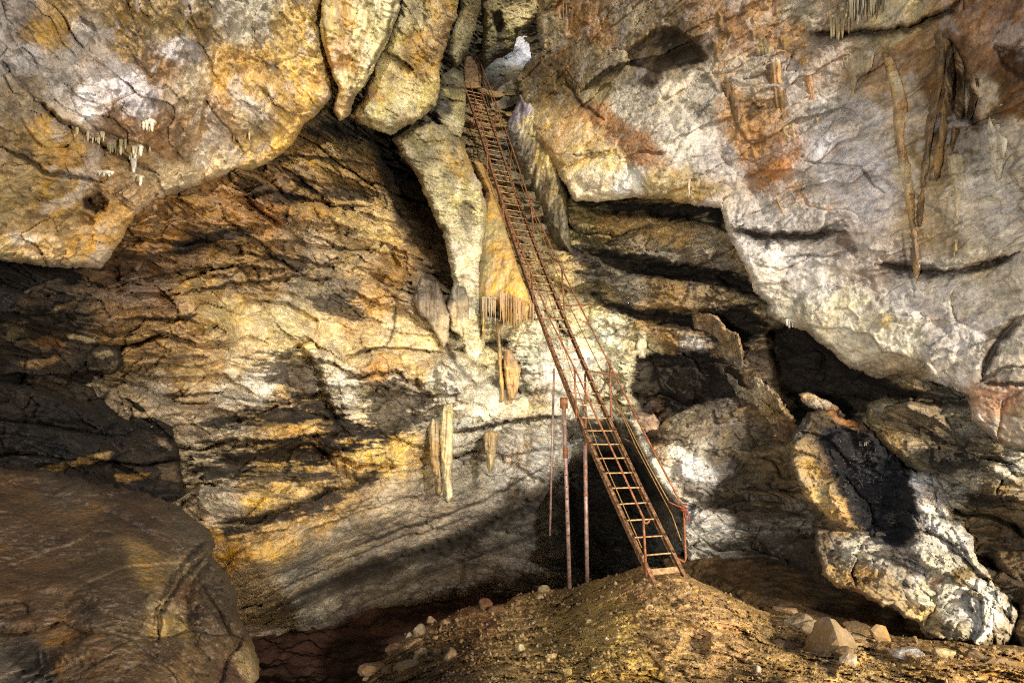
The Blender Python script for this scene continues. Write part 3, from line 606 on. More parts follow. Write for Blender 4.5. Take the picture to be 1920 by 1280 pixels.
mass('hanging_rock_column', [(738,262),(770,236),(808,226),(838,236),(866,272),(884,312),(902,342),(911,385),(906,450),(905,520),(908,600),(912,665),(904,700),(884,706),(866,668),(850,600),(852,550),(846,500),(832,440),(806,380),(778,322),(752,286)],
     [(750,260,12.9),(860,260,13.6),(900,380,13.4),(840,450,12.8),(880,620,12.0),(800,320,13.0)],
     [(780,270,158,146,104),(830,260,150,134,84),(860,300,178,144,76),(830,330,176,164,122),(880,370,206,190,132),(840,400,196,184,140),(870,440,190,180,140),(880,500,226,216,176),(890,560,226,216,176),(860,480,220,210,180),(800,300,140,128,92),(880,620,215,198,150),(890,690,222,212,184)],
     step=1.6, rnd=15, thick=1.0, rag=(9,4), facets=((2.4,0.06),(6,0.025)), orange=0.3, white=0.25, crackle=0.5, streakc=0.45, flute=(2.2,0.05,0.5), seed=31, disp=0.8,
     feats=[('crack',[(862,388),(880,382),(895,400)],3,0.08,0.6),('crack',[(860,520),(885,530),(900,540)],2.5,0.06,0.5)],
     stains_and_shade=[([(850,380),(895,378),(900,430),(870,420)],(84,74,54),12,0.6,1.1),([(850,255),(872,300),(845,290)],(100,92,84),10,0.6,0.6)],
     label='long pale rock column hanging between the dark slot and the gold flowstone', cat='rock formation')
mass('banded_rock_pillar', [(828,142),(850,126),(868,135),(874,175),(872,232),(866,262),(846,262),(826,236),(814,210),(822,170)],
     [(845,140,17.0),(850,260,14.6)],
     [(845,150,90,84,54),(850,175,140,128,78),(835,200,60,56,46),(860,200,170,156,98),(845,225,196,188,146),(860,240,206,196,150),(835,240,150,140,100)],
     step=1.5, rnd=18, thick=0.9, rag=(3,1.5), facets=((3,0.05),), strata=(0.6,0.12,0,0), orange=0.15, white=0.1, crackle=0.5, streakc=0.4, seed=37, disp=0.5,
     feats=[('crack',[(824,160),(850,165),(875,170)],3,0.15,0.8),('crack',[(824,188),(850,190),(872,192)],2.5,0.15,0.8)],
     label='banded dark and pale rock pillar left of the ladder top', cat='rock formation')
mass('hanging_rock_fin', [(868,-120),(905,-120),(900,20),(892,60),(878,95),(862,122),(852,128),(838,104),(846,60),(862,20)],
     [(870,0,18.2),(860,120,18.6)],
     [(870,20,130,116,76),(880,60,150,146,112),(862,90,160,154,120),(850,90,120,104,64),(885,0,110,100,70)],
     step=1.5, rnd=16, thick=0.8, rag=(3,1.2), facets=((2,0.04),), crackle=0.2, streakc=0.3, seed=41, disp=0.5,
     label='narrow grey rock fin hanging left of the ladder top', cat='rock formation')
mass('rock_bridge', [(906,-120),(1008,-120),(1016,20),(1006,36),(988,52),(972,62),(962,96),(945,108),(930,112),(915,128),(906,134),(902,110),(904,60),(902,20)],
     [(905,0,19.4),(1000,0,19.4),(910,130,20.2),(970,60,19.6)],
     [(915,60,140,136,96),(915,90,120,114,84),(925,110,80,78,72),(940,60,70,68,60),(950,60,170,160,110),(965,40,190,176,130),(960,80,150,140,96),(930,20,130,120,86),(980,10,170,156,112),(950,0,110,100,76)],
     step=1.4, rnd=14, thick=0.8, rag=(3,1.4), facets=((2,0.07),), crackle=0.3, streakc=0.3, seed=43, disp=0.7,
     feats=[('push',[(930,28),(938,24),(942,50),(930,70),(925,48)],0.5,8)],
     stains_and_shade=[([(935,45),(948,62),(940,90),(926,80),(928,60)],(70,66,56),6,0.7,0.4)],
     label='twisted grey rock bridge hanging before the bright upper opening', cat='rock formation')
mass('plank_landing', [(868,106),(902,104),(903,168),(872,166)],
     [(870,110,21.2),(900,110,21.2),(885,166,20.6)],
     [(885,115,96,74,50),(885,135,104,80,54),(890,150,140,110,70),(880,160,120,90,56)],
     step=1.2, rnd=2, thick=0.1, rag=(0.5,0.4), facets=((3,0.02),), strata=(0.35,0.05,0,0), crackle=0.2, orange=0.1, seed=47, disp=0.2,
     label='brown earthen step behind the top of the ladder', cat='step')
mass('cave_shaft_wall', [(906,62),(990,60),(1000,120),(985,185),(960,200),(925,210),(906,170)],
     [(920,80,23.8),(980,80,24.2),(940,200,21.2),(975,190,21)],
     [(930,110,160,156,146),(945,95,190,188,186),(972,90,232,232,238),(930,150,150,142,122),(940,170,130,122,104),(960,180,100,88,60),(965,150,130,112,70)],  # white top right: glow of the opening painted into the rock colour
     step=1.5, rnd=0, skirt=0.3, rag=(2,1), facets=((1.5,0.08),), crackle=0.3, streakc=0.5, seed=53, disp=0.6, kind='structure',
     label='white lit rock face at the back of the upper shaft')
mass('ribbed_chute_rock', [(972,170),(1000,190),(1030,250),(1058,330),(1066,372),(1062,420),(1075,480),(1040,455),(1010,400),(985,350),(962,300),(950,250),(955,225),(965,205)],
     [(975,200,18.8),(1040,300,16.0),(1060,440,14.6),(970,300,17.6),(1010,390,15.9)],
     [(980,210,150,140,150),(1000,240,196,176,110),(1030,300,176,148,78),(1050,360,140,120,66),(990,290,120,106,84),(1010,350,110,96,66),(1050,420,108,98,72),(965,250,150,146,140),(1030,420,90,78,60)],
     step=1.5, rnd=26, thick=1.2, rag=(5,3), facets=((2.0,0.06),), flute=(2.6,0.14,0.5), streakc=0.7, orange=0.3, white=0.2, crackle=0.3, seed=59, disp=0.8, mat=M_FLOW,
     label='ribbed yellow-grey rock spur right of the upper ladder', cat='rock formation')
mass('gold_flowstone', [(885,300),(905,305),(925,350),(950,430),(975,510),(1000,575),(985,600),(962,612),(945,600),(935,575),(915,570),(905,640),(898,560),(895,480),(905,400),(910,360),(895,330)],
     [(900,320,15.6),(930,450,13.0),(960,590,11.7),(910,600,11.8)],
     [(900,330,176,124,46),(930,400,178,136,60),(915,430,160,140,84),(940,480,190,138,50),(905,500,150,132,84),(960,540,196,150,64),(940,560,186,140,66),(975,590,176,150,96),(905,560,170,140,84),(920,350,160,110,46)],
     step=1.4, rnd=20, thick=0.6, rag=(2,1.2), facets=((3,0.012),), flute=(5.5,0.05,0.22), streakc=0.3, crackle=0.05, orange=0.3, seed=61, disp=0.5, mat=M_FLOW, contrast=0.6,
     label='smooth golden flowstone tongue just left of the ladder middle', cat='flowstone')
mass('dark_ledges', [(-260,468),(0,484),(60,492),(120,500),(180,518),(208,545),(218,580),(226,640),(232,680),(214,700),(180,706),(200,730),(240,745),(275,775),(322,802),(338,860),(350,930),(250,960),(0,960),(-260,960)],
     [(0,500,7.6),(200,560,8.7),(0,850,6.2),(300,850,8.2),(330,900,7.6),(-260,700,5.8),(100,920,6.0)],
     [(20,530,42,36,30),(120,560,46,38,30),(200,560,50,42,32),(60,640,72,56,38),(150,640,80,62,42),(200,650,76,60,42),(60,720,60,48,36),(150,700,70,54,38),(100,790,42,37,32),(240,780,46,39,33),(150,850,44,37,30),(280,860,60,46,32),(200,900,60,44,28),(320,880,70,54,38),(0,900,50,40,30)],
     rnd=16, thick=0.7, rag=(8,4), facets=((1.2,0.20),(3,0.08)), strata=(0.42,0.42,0.10,0), orange=0.2, crackle=0.0, seed=67, mat=M_WET, idw=3.4, tone=0.36, glint_flecks=0.15,
     feats=[('ledge',[(0,585),(80,592),(150,588),(210,600)],0.5,22),('ledge',[(0,700),(80,700),(150,695),(215,704)],0.6,30),('ledge',[(60,872),(140,868),(210,862),(300,905)],0.4,16),('ledge',[(100,525),(180,535),(215,560)],0.3,16),
            ('bulge',90,565,60,22,0,0.3),('push',[(178,706),(205,730),(280,775),(330,830),(300,820),(220,780),(180,740)],0.6,10)],
     stains_and_shade=[([(90,584),(130,572),(180,568),(182,576),(150,584),(110,588)],(186,156,100),5,0.95,0.25),([(30,560),(60,550),(95,556),(100,570),(60,580),(30,575)],(110,84,54),9,0.7,0.7),
             ([(175,575),(205,570),(216,600),(200,606)],(160,126,76),7,0.8,0.6),([(10,614),(50,606),(56,625),(30,640),(12,632)],(160,134,90),8,0.8,0.8),([(60,640),(100,632),(130,642),(120,652),(80,650)],(160,112,54),6,0.85,0.6),
             ([(130,628),(170,628),(190,636),(160,640)],(196,170,118),4,0.9,0.3),([(30,678),(80,672),(130,662),(138,668),(100,682),(50,686)],(176,132,70),5,0.9,0.6),([(180,658),(205,652),(215,662),(190,668)],(196,170,120),5,0.9,0.4),
             ([(160,690),(200,692),(222,680),(214,700),(185,700)],(180,156,112),5,0.85,0.5),([(40,710),(80,705),(130,716),(120,726),(70,722)],(128,98,60),6,0.7,0.7),
             ([(64,882),(120,862),(170,852),(212,852),(200,862),(140,874),(90,888)],(196,152,72),5,0.95,0.3),([(210,886),(250,892),(290,886),(280,900),(240,906),(215,900)],(200,146,44),5,0.95,0.4),
             ([(290,810),(315,820),(325,840),(300,826)],(190,160,126),6,0.8,0.5),([(300,880),(330,880),(338,905),(310,900)],(150,120,80),8,0.7,0.7)],
     kind='structure', label='black-coated wet ledges at the left with thin ochre bands')
mass('foreground_boulder', [(-260,862),(0,868),(80,882),(180,903),(280,928),(350,962),(385,988),(408,1022),(396,1040),(418,1068),(440,1108),(452,1150),(468,1184),(480,1222),(486,1250),(478,1300),(470,1440),(-260,1440)],
     [(0,868,5.4),(200,905,5.4),(405,1022,5.2),(480,1230,4.3),(0,1280,2.9),(200,1100,3.9),(300,1280,3.2),(460,1160,4.6),(-260,1100,2.8),(470,1400,3.6),(300,1100,4.2)],
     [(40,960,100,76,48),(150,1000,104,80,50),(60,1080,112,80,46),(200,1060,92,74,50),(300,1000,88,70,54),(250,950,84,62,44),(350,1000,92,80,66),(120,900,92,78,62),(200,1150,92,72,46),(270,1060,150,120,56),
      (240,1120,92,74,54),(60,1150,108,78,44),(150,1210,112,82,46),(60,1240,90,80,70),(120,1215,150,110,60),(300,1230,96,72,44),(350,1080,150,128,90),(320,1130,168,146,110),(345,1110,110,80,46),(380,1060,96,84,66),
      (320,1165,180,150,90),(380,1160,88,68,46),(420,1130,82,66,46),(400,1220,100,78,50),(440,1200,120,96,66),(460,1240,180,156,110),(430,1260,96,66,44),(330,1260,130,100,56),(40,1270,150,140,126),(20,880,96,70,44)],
     rnd=16, thick=0.5, rag=(10,6), facets=((1.3,0.08),(4.0,0.015)), crackle=0.0, seed=71, mat=M_CLAY, disp=0.85, contrast=1.1, orange=0.12, tone=np.array([0.42, 0.36, 0.29], np.float32), pits=0.5, glint_flecks=0.3, calm=[(120,1010,260,110,0.5)],
     feats=[('ridge',[(300,1190),(310,1150),(345,1085),(380,1040),(400,1028)],16,0.12),('ledge',[(290,1200),(300,1150),(345,1080),(395,1030)],0.0,30),
            ('crack',[(295,1200),(300,1150),(345,1080),(395,1030)],5,0.08,0.3),('bulge',420,1130,60,110,10,0.2),('crack',[(300,1140),(330,1150),(345,1165)],3,0.05,0.4),
            ('ridge',[(30,1090),(140,1100),(220,1140),(300,1160)],16,0.05),('ridge',[(100,910),(240,960),(330,1010)],14,0.05)]+
           [('ridge',[(70+i*13,1210+(i%3)*4),(82+i*13,1250-(i%2)*8)],4.5,0.014) for i in range(9)],
     stains_and_shade=[([(240,1020),(262,1030),(300,1065),(280,1080),(255,1060)],(150,116,56),12,0.6,1.0)],
     label='huge smooth brown clay-coated boulder filling the lower left foreground', cat='boulder')
mass('curved_rib', [(1300,585),(1345,590),(1385,625),(1400,670),(1430,720),(1470,765),(1498,800),(1496,850),(1484,868),(1455,862),(1425,868),(1398,820),(1392,775),(1372,735),(1345,700),(1335,665),(1305,625)],
     [(1330,610,12.0),(1470,840,10.7),(1380,700,11.6)],
     [(1335,620,176,140,100),(1360,650,170,140,100),(1370,680,120,104,86),(1385,700,150,136,116),(1400,730,196,176,140),(1430,770,206,180,140),(1425,800,206,188,156),(1450,780,180,140,80),(1460,830,196,150,110),(1475,820,130,90,46),(1445,840,200,170,140)],
     step=1.6, rnd=9, thick=0.35, rag=(18,7), facets=((1.3,0.22),(3,0.1)), orange=0.3, white=0.15, crackle=0.5, streakc=0.3, seed=73,
     label='pale orange rock rib curving down to the grey boulders', cat='rock formation')
mass('slab', [(1494,736),(1515,734),(1545,748),(1572,760),(1588,780),(1570,790),(1545,778),(1520,764),(1500,750)],
     [(1500,740,10.4),(1580,780,9.6)],
     [(1510,742,206,170,130),(1540,760,214,190,160),(1565,775,160,104,60),(1580,785,80,56,40)], step=1.5, rnd=6, thick=0.2, rag=(6,3), facets=((2,0.12),), orange=0.4, crackle=0.3, seed=79, disp=0.4,
     label='small tan and white leaning slab in the dark recess above the boulders', cat='rock slab')
mass('rounded_boulder', [(1206,850),(1222,812),(1250,782),(1300,756),(1350,744),(1385,748),(1410,785),(1424,835),(1408,870),(1385,895),(1340,920),(1300,916),(1265,900),(1262,880),(1235,876),(1222,860)],
     [(1215,850,11.2),(1310,760,11.2),(1420,830,10.7),(1320,910,10.5),(1320,840,10.6)],
     [(1230,830,150,110,70),(1250,800,190,160,110),(1270,790,196,176,136),(1300,800,120,104,86),(1350,780,116,102,86),(1380,820,112,96,76),(1340,850,110,96,80),(1240,850,210,180,150),(1270,850,236,226,206),(1290,880,240,238,230),
      (1320,900,230,226,220),(1350,890,120,110,98),(1390,870,90,76,56),(1300,840,150,140,124)],
     step=1.6, rnd=18, thick=0.7, rag=(7,4), facets=((1.1,0.12),(2.6,0.06),(7,0.02)), crackle=0.4, white=0.15, seed=83, disp=0.8,
     stains_and_shade=[([(1255,800),(1290,770),(1360,745),(1400,770),(1340,770),(1290,800),(1265,820)],BLK2,10,0.7,0.7)],
     label='rounded grey boulder with a white calcite lower edge right of the ladder', cat='boulder')
mass('pale_rock_spur', [(1178,788),(1196,770),(1226,775),(1262,840),(1300,890),(1350,905),(1420,910),(1500,925),(1532,960),(1532,1010),(1522,1060),(1400,1056),(1290,1056),(1276,1010),(1283,958),(1258,934),(1233,902),(1209,862),(1190,826)],
     [(1180,790,11.6),(1285,950,10.4),(1300,1050,10.5),(1520,950,9.9),(1525,1055,9.5),(1400,920,10.6),(1240,820,11.5)],
     [(1195,810,240,226,200),(1210,800,190,150,120),(1222,850,244,234,214),(1245,895,240,230,210),(1240,850,196,140,90),(1270,930,236,220,196),(1290,920,110,100,90),(1300,975,200,196,188),(1340,965,170,164,154),(1330,1000,196,190,178),
      (1380,1000,130,122,110),(1400,960,90,76,60),(1450,940,120,96,66),(1440,1000,110,100,88),(1500,980,120,108,92),(1340,940,80,68,56),(1340,1035,140,132,118),(1300,1030,200,192,176),(1420,1040,80,68,52),(1500,1040,66,54,42),(1400,920,96,78,54)],
     step=1.6, rnd=12, thick=0.6, rag=(6,4), facets=((1.2,0.16),(3,0.08)), strata=(0.42,0.30,-0.05,0), crackle=0.5, white=0.2, seed=85, disp=0.9, mat=M_WET,
     stains_and_shade=[([(1290,925),(1400,930),(1500,950),(1520,975),(1400,975),(1300,950)],BLK2,10,0.8,0.8),([(1290,1018),(1400,1012),(1520,1010),(1520,1028),(1300,1030)],BLK2,8,0.7,0.8)],
     label='grey layered rock spur with a bright white left edge beside the lower handrail', cat='rock formation')
mass('rounded_slab', [(1618,790),(1622,755),(1660,742),(1720,748),(1780,772),(1850,815),(1910,862),(2010,930),(2010,985),(1900,952),(1830,930),(1770,905),(1720,882),(1670,850),(1636,822)],
     [(1625,780,9.4),(1700,750,9.6),(1850,820,8.6),(2010,950,7.4),(1700,870,8.7),(1830,925,8.0)],
     [(1650,780,140,118,80),(1700,770,170,152,122),(1740,790,156,140,116),(1660,820,134,104,62),(1720,820,140,120,92),(1780,830,120,106,90),(1760,860,90,82,74),(1800,870,76,68,62),(1850,880,66,58,52),(1740,870,130,110,84),(1800,905,190,180,160),
      (1860,905,206,198,182),(1880,925,216,210,196),(1900,900,120,110,100),(1960,940,190,180,164),(1850,850,110,94,76)],
     step=1.7, rnd=16, thick=0.7, rag=(7,4), facets=((1.0,0.22),(2.6,0.09)), crackle=0.4, white=0.15, seed=86, disp=1.0,
     stains_and_shade=[([(1740,835),(1800,830),(1880,870),(1900,900),(1850,895),(1790,880)],BLK2,10,0.8,0.7)],
     label='broad grey-brown slab sloping down to the right edge under the ceiling', cat='rock slab')
mass('dark_faced_boulder', [(1482,842),(1490,800),(1512,782),(1560,772),(1600,786),(1640,815),(1690,860),(1720,890),(1755,888),(1776,920),(1790,958),(1825,1004),(1838,1046),(1862,1072),(1896,1092),(1904,1116),(1880,1138),(1830,1118),(1780,1092),(1738,1064),(1700,1040),(1640,1010),(1590,988),(1550,976),(1522,946),(1500,905)],
     [(1490,850,8.9),(1560,780,9.3),(1700,880,8.6),(1660,960,7.9),(1540,970,8.3),(1800,1000,7.9),(1890,1110,7.3),(1740,1060,7.2),(1640,900,8.4)],
     [(1500,800,110,104,96),(1540,790,96,80,60),(1590,785,190,110,50),(1510,850,160,130,90),(1530,880,190,140,60),(1540,930,196,160,100),(1510,900,180,156,116),(1570,960,186,146,90),(1560,870,110,84,60),(1580,830,60,56,56),
      (1620,830,52,50,54),(1600,880,50,48,52),(1620,930,38,38,46),(1640,980,34,34,44),(1660,900,48,48,54),(1690,880,76,76,80),(1720,910,214,210,206),(1700,960,150,140,134),(1740,960,220,214,206),(1760,1000,224,216,206),
      (1700,1010,130,118,106),(1720,1030,190,180,166),(1780,1040,196,186,168),(1800,1010,206,200,192),(1830,1060,226,216,196),(1860,1100,226,206,170),(1800,1085,130,106,66),(1740,1055,206,196,176),(1880,1120,206,186,156),(1650,1010,96,80,60),(1590,970,170,130,80),(1740,895,206,200,190)],
     rnd=12, thick=0.6, rag=(16,7), facets=((0.8,0.28),(2.0,0.14),(5,0.04),(11,0.014)), crackle=0.35, white=0.05, orange=0.12, seed=89, mat=M_WET, tone=0.85, pits=1.0, disp=1.0,
     feats=[('ridge',[(1690,860),(1720,930),(1750,1000),(1800,1060),(1860,1100)],56,0.35),('ridge',[(1760,900),(1800,970),(1835,1040),(1880,1100)],22,0.2),('crack',[(1750,968),(1780,975),(1800,985)],4,0.12,0.7),
            ('push',[(1560,880),(1600,820),(1680,880),(1700,960),(1690,1010),(1640,1020),(1600,960)],0.45,50)],
     stains_and_shade=[([(1545,805),(1600,798),(1660,835),(1700,890),(1712,930),(1712,985),(1690,1030),(1640,1035),(1605,985),(1580,930),(1560,880)],(34,34,40),16,0.96,0.35)],
     label='leaning boulder with an orange edge, black face and glittering white ridge', cat='boulder')
mass('brown_boulder', [(1524,1012),(1532,975),(1570,955),(1640,985),(1700,1020),(1760,1060),(1768,1105),(1752,1150),(1726,1166),(1700,1158),(1660,1136),(1610,1112),(1570,1100),(1540,1078),(1532,1050)],
     [(1530,1020,8.2),(1600,990,8.3),(1740,1080,7.4),(1720,1160,6.9),(1560,1090,7.6),(1640,1070,7.3)],
     [(1545,1000,90,70,46),(1580,995,140,106,66),(1560,1030,110,92,70),(1600,1030,190,180,160),(1650,1040,160,150,136),(1570,1070,176,136,80),(1620,1080,170,130,76),(1660,1100,146,120,86),(1690,1080,130,120,104),(1715,1075,196,190,190),
      (1735,1110,200,190,156),(1725,1150,206,170,110),(1680,1130,150,126,90),(1600,1105,150,108,60),(1640,1125,120,84,46)],
     step=1.6, rnd=10, thick=0.5, rag=(12,6), facets=((1.0,0.2),(2.4,0.12),(7,0.025)), strata=(0.4,0.08,0.5,0.2), crackle=0.4, white=0.15, orange=0.2, seed=91, mat=M_NEAR, tone=0.75, pits=1.0,
     label='brown layered boulder under the black-faced one with a bright right end', cat='boulder')
mass('white_boulder', [(1722,1078),(1760,1050),(1820,1080),(1880,1110),(1905,1145),(1902,1180),(1892,1204),(1850,1214),(1790,1208),(1745,1204),(1722,1165)],
     [(1750,1090,7.2),(1880,1150,6.9),(1750,1195,6.7),(1820,1150,6.6)],
     [(1760,1110,190,180,160),(1780,1140,216,208,190),(1820,1150,206,200,190),(1850,1170,216,210,200),(1800,1190,176,160,130),(1870,1190,150,126,86),(1750,1160,190,160,110),(1840,1130,196,190,180)],
     step=1.6, rnd=10, thick=0.5, rag=(12,6), facets=((1.2,0.18),(3,0.12),(8,0.03)), crackle=0.5, white=0.2, seed=97, mat=M_NEAR, tone=0.8, pits=1.0,
     stains_and_shade=[([(1745,1080),(1770,1085),(1755,1120),(1742,1110)],(150,100,50),8,0.6,0.5)],
     label='low white crumbly boulder at the foot of the black-faced one', cat='boulder')
mass('brown_slab', [(1838,1010),(1880,1000),(1960,1040),(2050,1100),(2050,1300),(1960,1262),(1920,1235),(1892,1180),(1908,1110),(1872,1075)],
     [(1850,1010,8.4),(1920,1100,7.4),(2050,1200,6.4),(1900,1180,6.9)],
     [(1860,1020,120,96,60),(1890,1060,96,72,44),(1900,1120,110,84,50),(1915,1200,90,70,46),(1930,1080,80,60,38),(1910,1160,120,92,54)],
     rnd=24, thick=0.9, facets=((2.4,0.12),(6,0.04)), crackle=0.4, orange=0.2, seed=101, mat=M_NEAR, label='broken brown slabs behind the boulders at the right edge', cat='rock slab')

# pale scratches and scrawled letters on the boulder's black face
BF = SURF['dark_faced_boulder']
def scratch(bm, pts, r=0.006):
    gx, gy, D = BF; prev = None; out = []
    for x, y in pts:
        d = float(D[int(np.clip(round((y-gy[0])/(gy[1]-gy[0])), 0, len(gy)-1)), int(np.clip(round((x-gx[0])/(gx[1]-gx[0])), 0, len(gx)-1))])
        if not np.isfinite(d): return
        out.append(V(x, y, d-0.012))
    for q in out:
        ring = [bm.verts.new(q+Vector((math.cos(a)*r, 0, math.sin(a)*r))) for a in (0.3, 2.4, 4.5)]
        if prev:
            for k in range(3): bm.faces.new((prev[k], prev[(k+1) % 3], ring[(k+1) % 3], ring[k]))
        prev = ring
bm = bmesh.new()
scratch(bm, [(1612,836),(1611,829),(1615,828),(1617,831),(1613,833),(1617,836)], 0.009)
scratch(bm, [(1619,833),(1621,830),(1623,832),(1621,835),(1619,833)], 0.009)
scratch(bm, [(1624,834),(1624,829),(1627,829),(1628,833)], 0.009); scratch(bm, [(1627,830),(1630,826),(1632,829)], 0.007)
RS_ = random.Random(4)
for _ in range(170):
    x = RS_.gauss(1610, 34); y = RS_.gauss(882, 36)
    if RS_.random() < 0.2: x, y = RS_.uniform(1660, 1690), RS_.uniform(960, 985)
    a = RS_.choice([RS_.uniform(-0.4, 0.4), RS_.uniform(1.0, 2.1)]); L = RS_.uniform(2, 9)
    scratch(bm, [(x+math.cos(a)*L*t+RS_.uniform(-.6, .6), y+math.sin(a)*L*t+RS_.uniform(-.6, .6)) for t in (0, .35, .7, 1)], RS_.uniform(0.0012, 0.003))
bmesh.ops.delete(bm, geom=[v for v in bm.verts if not v.link_faces], context='VERTS')
_par = bpy.data.objects['dark_faced_boulder']
_o = bm_obj('scratched_writing', bm, M_STONE, col=(120, 112, 92)); _o.parent = _par; _o.location = -_par.location
_o['label'] = 'pale scratched letters and scribbles on the black face'

# ground: lower chamber floor, floor between mound and boulders, the earth mound itself
def world_sheet(name, x0, x1, y0, y1, st, zf, rgb, mat, label, seed=0):
    X, Y = np.meshgrid(np.arange(x0, x1, st, dtype=np.float32), np.arange(y0, y1, st, dtype=np.float32)); shp = X.shape
    p = np.stack([X, Y, np.zeros_like(X)], -1); Z = zf(X, Y, p); p[..., 2] = Z
    n = fbm(p, 1.2, 5, 0.6, seed)
    cols = lin(rgb)[None, None]*(1+0.8*n)[..., None]
    i = np.arange(X.size).reshape(shp)
    q = np.stack([i[:-1, :-1].ravel(), i[:-1, 1:].ravel(), i[1:, 1:].ravel(), i[1:, :-1].ravel()], -1)
    o = mesh_np(name, p.reshape(-1, 3), q, mat, cols.reshape(-1, 3).clip(0.005, 0.8))
    return tag(o, label, kind='structure')
world_sheet('ground', -20, 20, -10, 30, 0.08, lambda X, Y, p: -3.1+0.35*fbm(p, 0.5, 4, 0.5, 3)+0.34*fbm(p, 1.6, 5, 0.62, 5)+0.6*sstep(7, -6, Y)*0, (66, 42, 28), M_DIRT, 'dark red-brown floor of the lower chamber', 3)
mass('ground', [(1240,1048),(1300,1040),(1420,1046),(1540,1060),(1640,1120),(1760,1170),(1900,1190),(2100,1230),(2100,1420),(1500,1320),(1300,1180)],
     [(1290,1060,10.4),(1530,1070,9.4),(1450,1160,8.0),(1700,1190,7.4),(1900,1200,7.0),(2100,1250,6.4),(1500,1300,6.6)],
     [(1350,1070,96,68,38),(1450,1080,84,60,34),(1500,1120,92,64,34),(1400,1110,96,68,36),(1600,1170,90,64,36),(1800,1210,100,72,40),(1550,1100,70,54,36),(2000,1250,110,80,46)],
     rnd=0, skirt=1.0, rag=(4,2), facets=((2.0,0.05),(6,0.03)), crackle=0.1, seed=103, mat=M_DIRT, disp=0.6, orange=0.2, kind='structure', label='shaded brown earth between the mound and the boulders')
mound_depth = [(1250,1085,8.65),(1068,1106,10.2),(960,1124,10.2),(870,1142,9.7),(760,1186,8.4),(700,1250,7.2),(960,1280,4.7),(1250,1180,6.5),(1500,1280,4.7),(1445,1150,7.7),(1520,1170,7.5),(1700,1212,6.3),(1960,1232,5.9),(1920,1285,5.0),
     (1350,1105,8.3),(700,1420,4.6),(1250,1420,3.0),(1950,1420,3.6),(1150,1150,7.4),(900,1200,7.2),(1165,1072,9.7)]
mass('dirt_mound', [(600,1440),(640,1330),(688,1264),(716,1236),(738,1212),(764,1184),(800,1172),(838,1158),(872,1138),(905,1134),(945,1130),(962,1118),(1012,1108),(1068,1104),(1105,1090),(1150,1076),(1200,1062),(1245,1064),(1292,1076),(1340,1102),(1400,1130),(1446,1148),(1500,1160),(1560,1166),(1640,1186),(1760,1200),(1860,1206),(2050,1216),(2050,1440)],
     mound_depth,
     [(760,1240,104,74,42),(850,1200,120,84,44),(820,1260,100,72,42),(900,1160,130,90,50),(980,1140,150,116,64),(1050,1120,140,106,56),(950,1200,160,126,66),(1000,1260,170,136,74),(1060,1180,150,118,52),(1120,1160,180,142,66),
      (1150,1200,190,150,62),(1100,1240,190,152,70),(1180,1250,184,146,62),(1200,1100,150,112,60),(1250,1120,180,140,78),(1300,1110,186,144,80),(1350,1150,190,148,82),(1420,1180,190,148,82),(1250,1200,176,136,74),(1300,1250,180,140,76),  # yellower points paint a lamp's glow into the earth colour
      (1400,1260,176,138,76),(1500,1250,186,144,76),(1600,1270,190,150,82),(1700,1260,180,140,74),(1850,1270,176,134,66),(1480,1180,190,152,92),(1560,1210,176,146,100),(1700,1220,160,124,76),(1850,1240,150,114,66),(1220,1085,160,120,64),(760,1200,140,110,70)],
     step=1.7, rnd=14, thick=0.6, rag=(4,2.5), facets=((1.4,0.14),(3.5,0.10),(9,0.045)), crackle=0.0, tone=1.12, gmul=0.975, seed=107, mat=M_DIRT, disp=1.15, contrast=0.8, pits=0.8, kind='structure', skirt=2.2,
     feats=[('bulge',1540,1185,95,55,24,0.28),('bulge',1490,1160,50,26,20,0.2),('bulge',1720,1225,60,22,5,0.12),('bulge',1330,1215,60,30,0,0.1),('ridge',[(1225,1105),(1250,1140),(1320,1200),(1360,1280)],60,0.1),('push',[(1430,1195),(1500,1190),(1580,1230),(1560,1258),(1480,1240)],0.35,24),
            ('push',[(1290,1180),(1330,1190),(1320,1230),(1280,1220)],0.2,20)],
     stains_and_shade=[([(1215,1095),(1275,1085),(1340,1130),(1400,1190),(1440,1270),(1450,1420),(1300,1420),(1330,1270),(1290,1180)],(186,142,84),26,0.6,0.5)],
     label='mound of yellow-brown earth and rubble under the ladder')
MD = tps(mound_depth)
RC = ('cave_ceiling', SURF['cave_ceiling'])

# brown draperies on the right-hand ceiling
def drapery(poly, rgbs, label, seed, lift=0.03, fl=(5.0, 0.04, 0.5), rnd_=10):
    pts = [(x, y, surf_depth('cave_ceiling', x, y)-lift) for x, y in poly]
    cx = sum(p[0] for p in poly)/len(poly)
    y0 = min(p[1] for p in poly); y1 = max(p[1] for p in poly)
    cols = []
    for i, (x, y) in enumerate(poly): cols.append((x, y, *rgbs[i % len(rgbs)]))
    mass('drapery', poly, pts, cols, step=1.5, rnd=rnd_, thick=0.08, rag=(5.0, 2.5), facets=((4, 0.012),), flute=fl, streakc=0.5, crackle=0.05, seed=seed, mat=M_FLOW, disp=0.35, warp=10, contrast=0.7,
         label=label, cat='drapery', group='brown draperies hanging down the right ceiling', skirt=0.3)
drapery([(1345,20),(1372,36),(1362,100),(1374,160),(1390,200),(1396,238),(1382,240),(1362,190),(1345,140),(1338,90)], [(150,110,60),(120,84,44),(176,136,84)], 'narrow brown drapery, leftmost of the draperies on the right ceiling', 111)
drapery([(1404,50),(1432,62),(1462,110),(1464,142),(1478,190),(1500,250),(1514,292),(1502,300),(1474,260),(1452,200),(1428,120),(1410,90)], [(160,106,50),(120,90,56),(196,170,120)], 'long brown drapery with a pale hem reaching lowest beside the orange stain', 112)
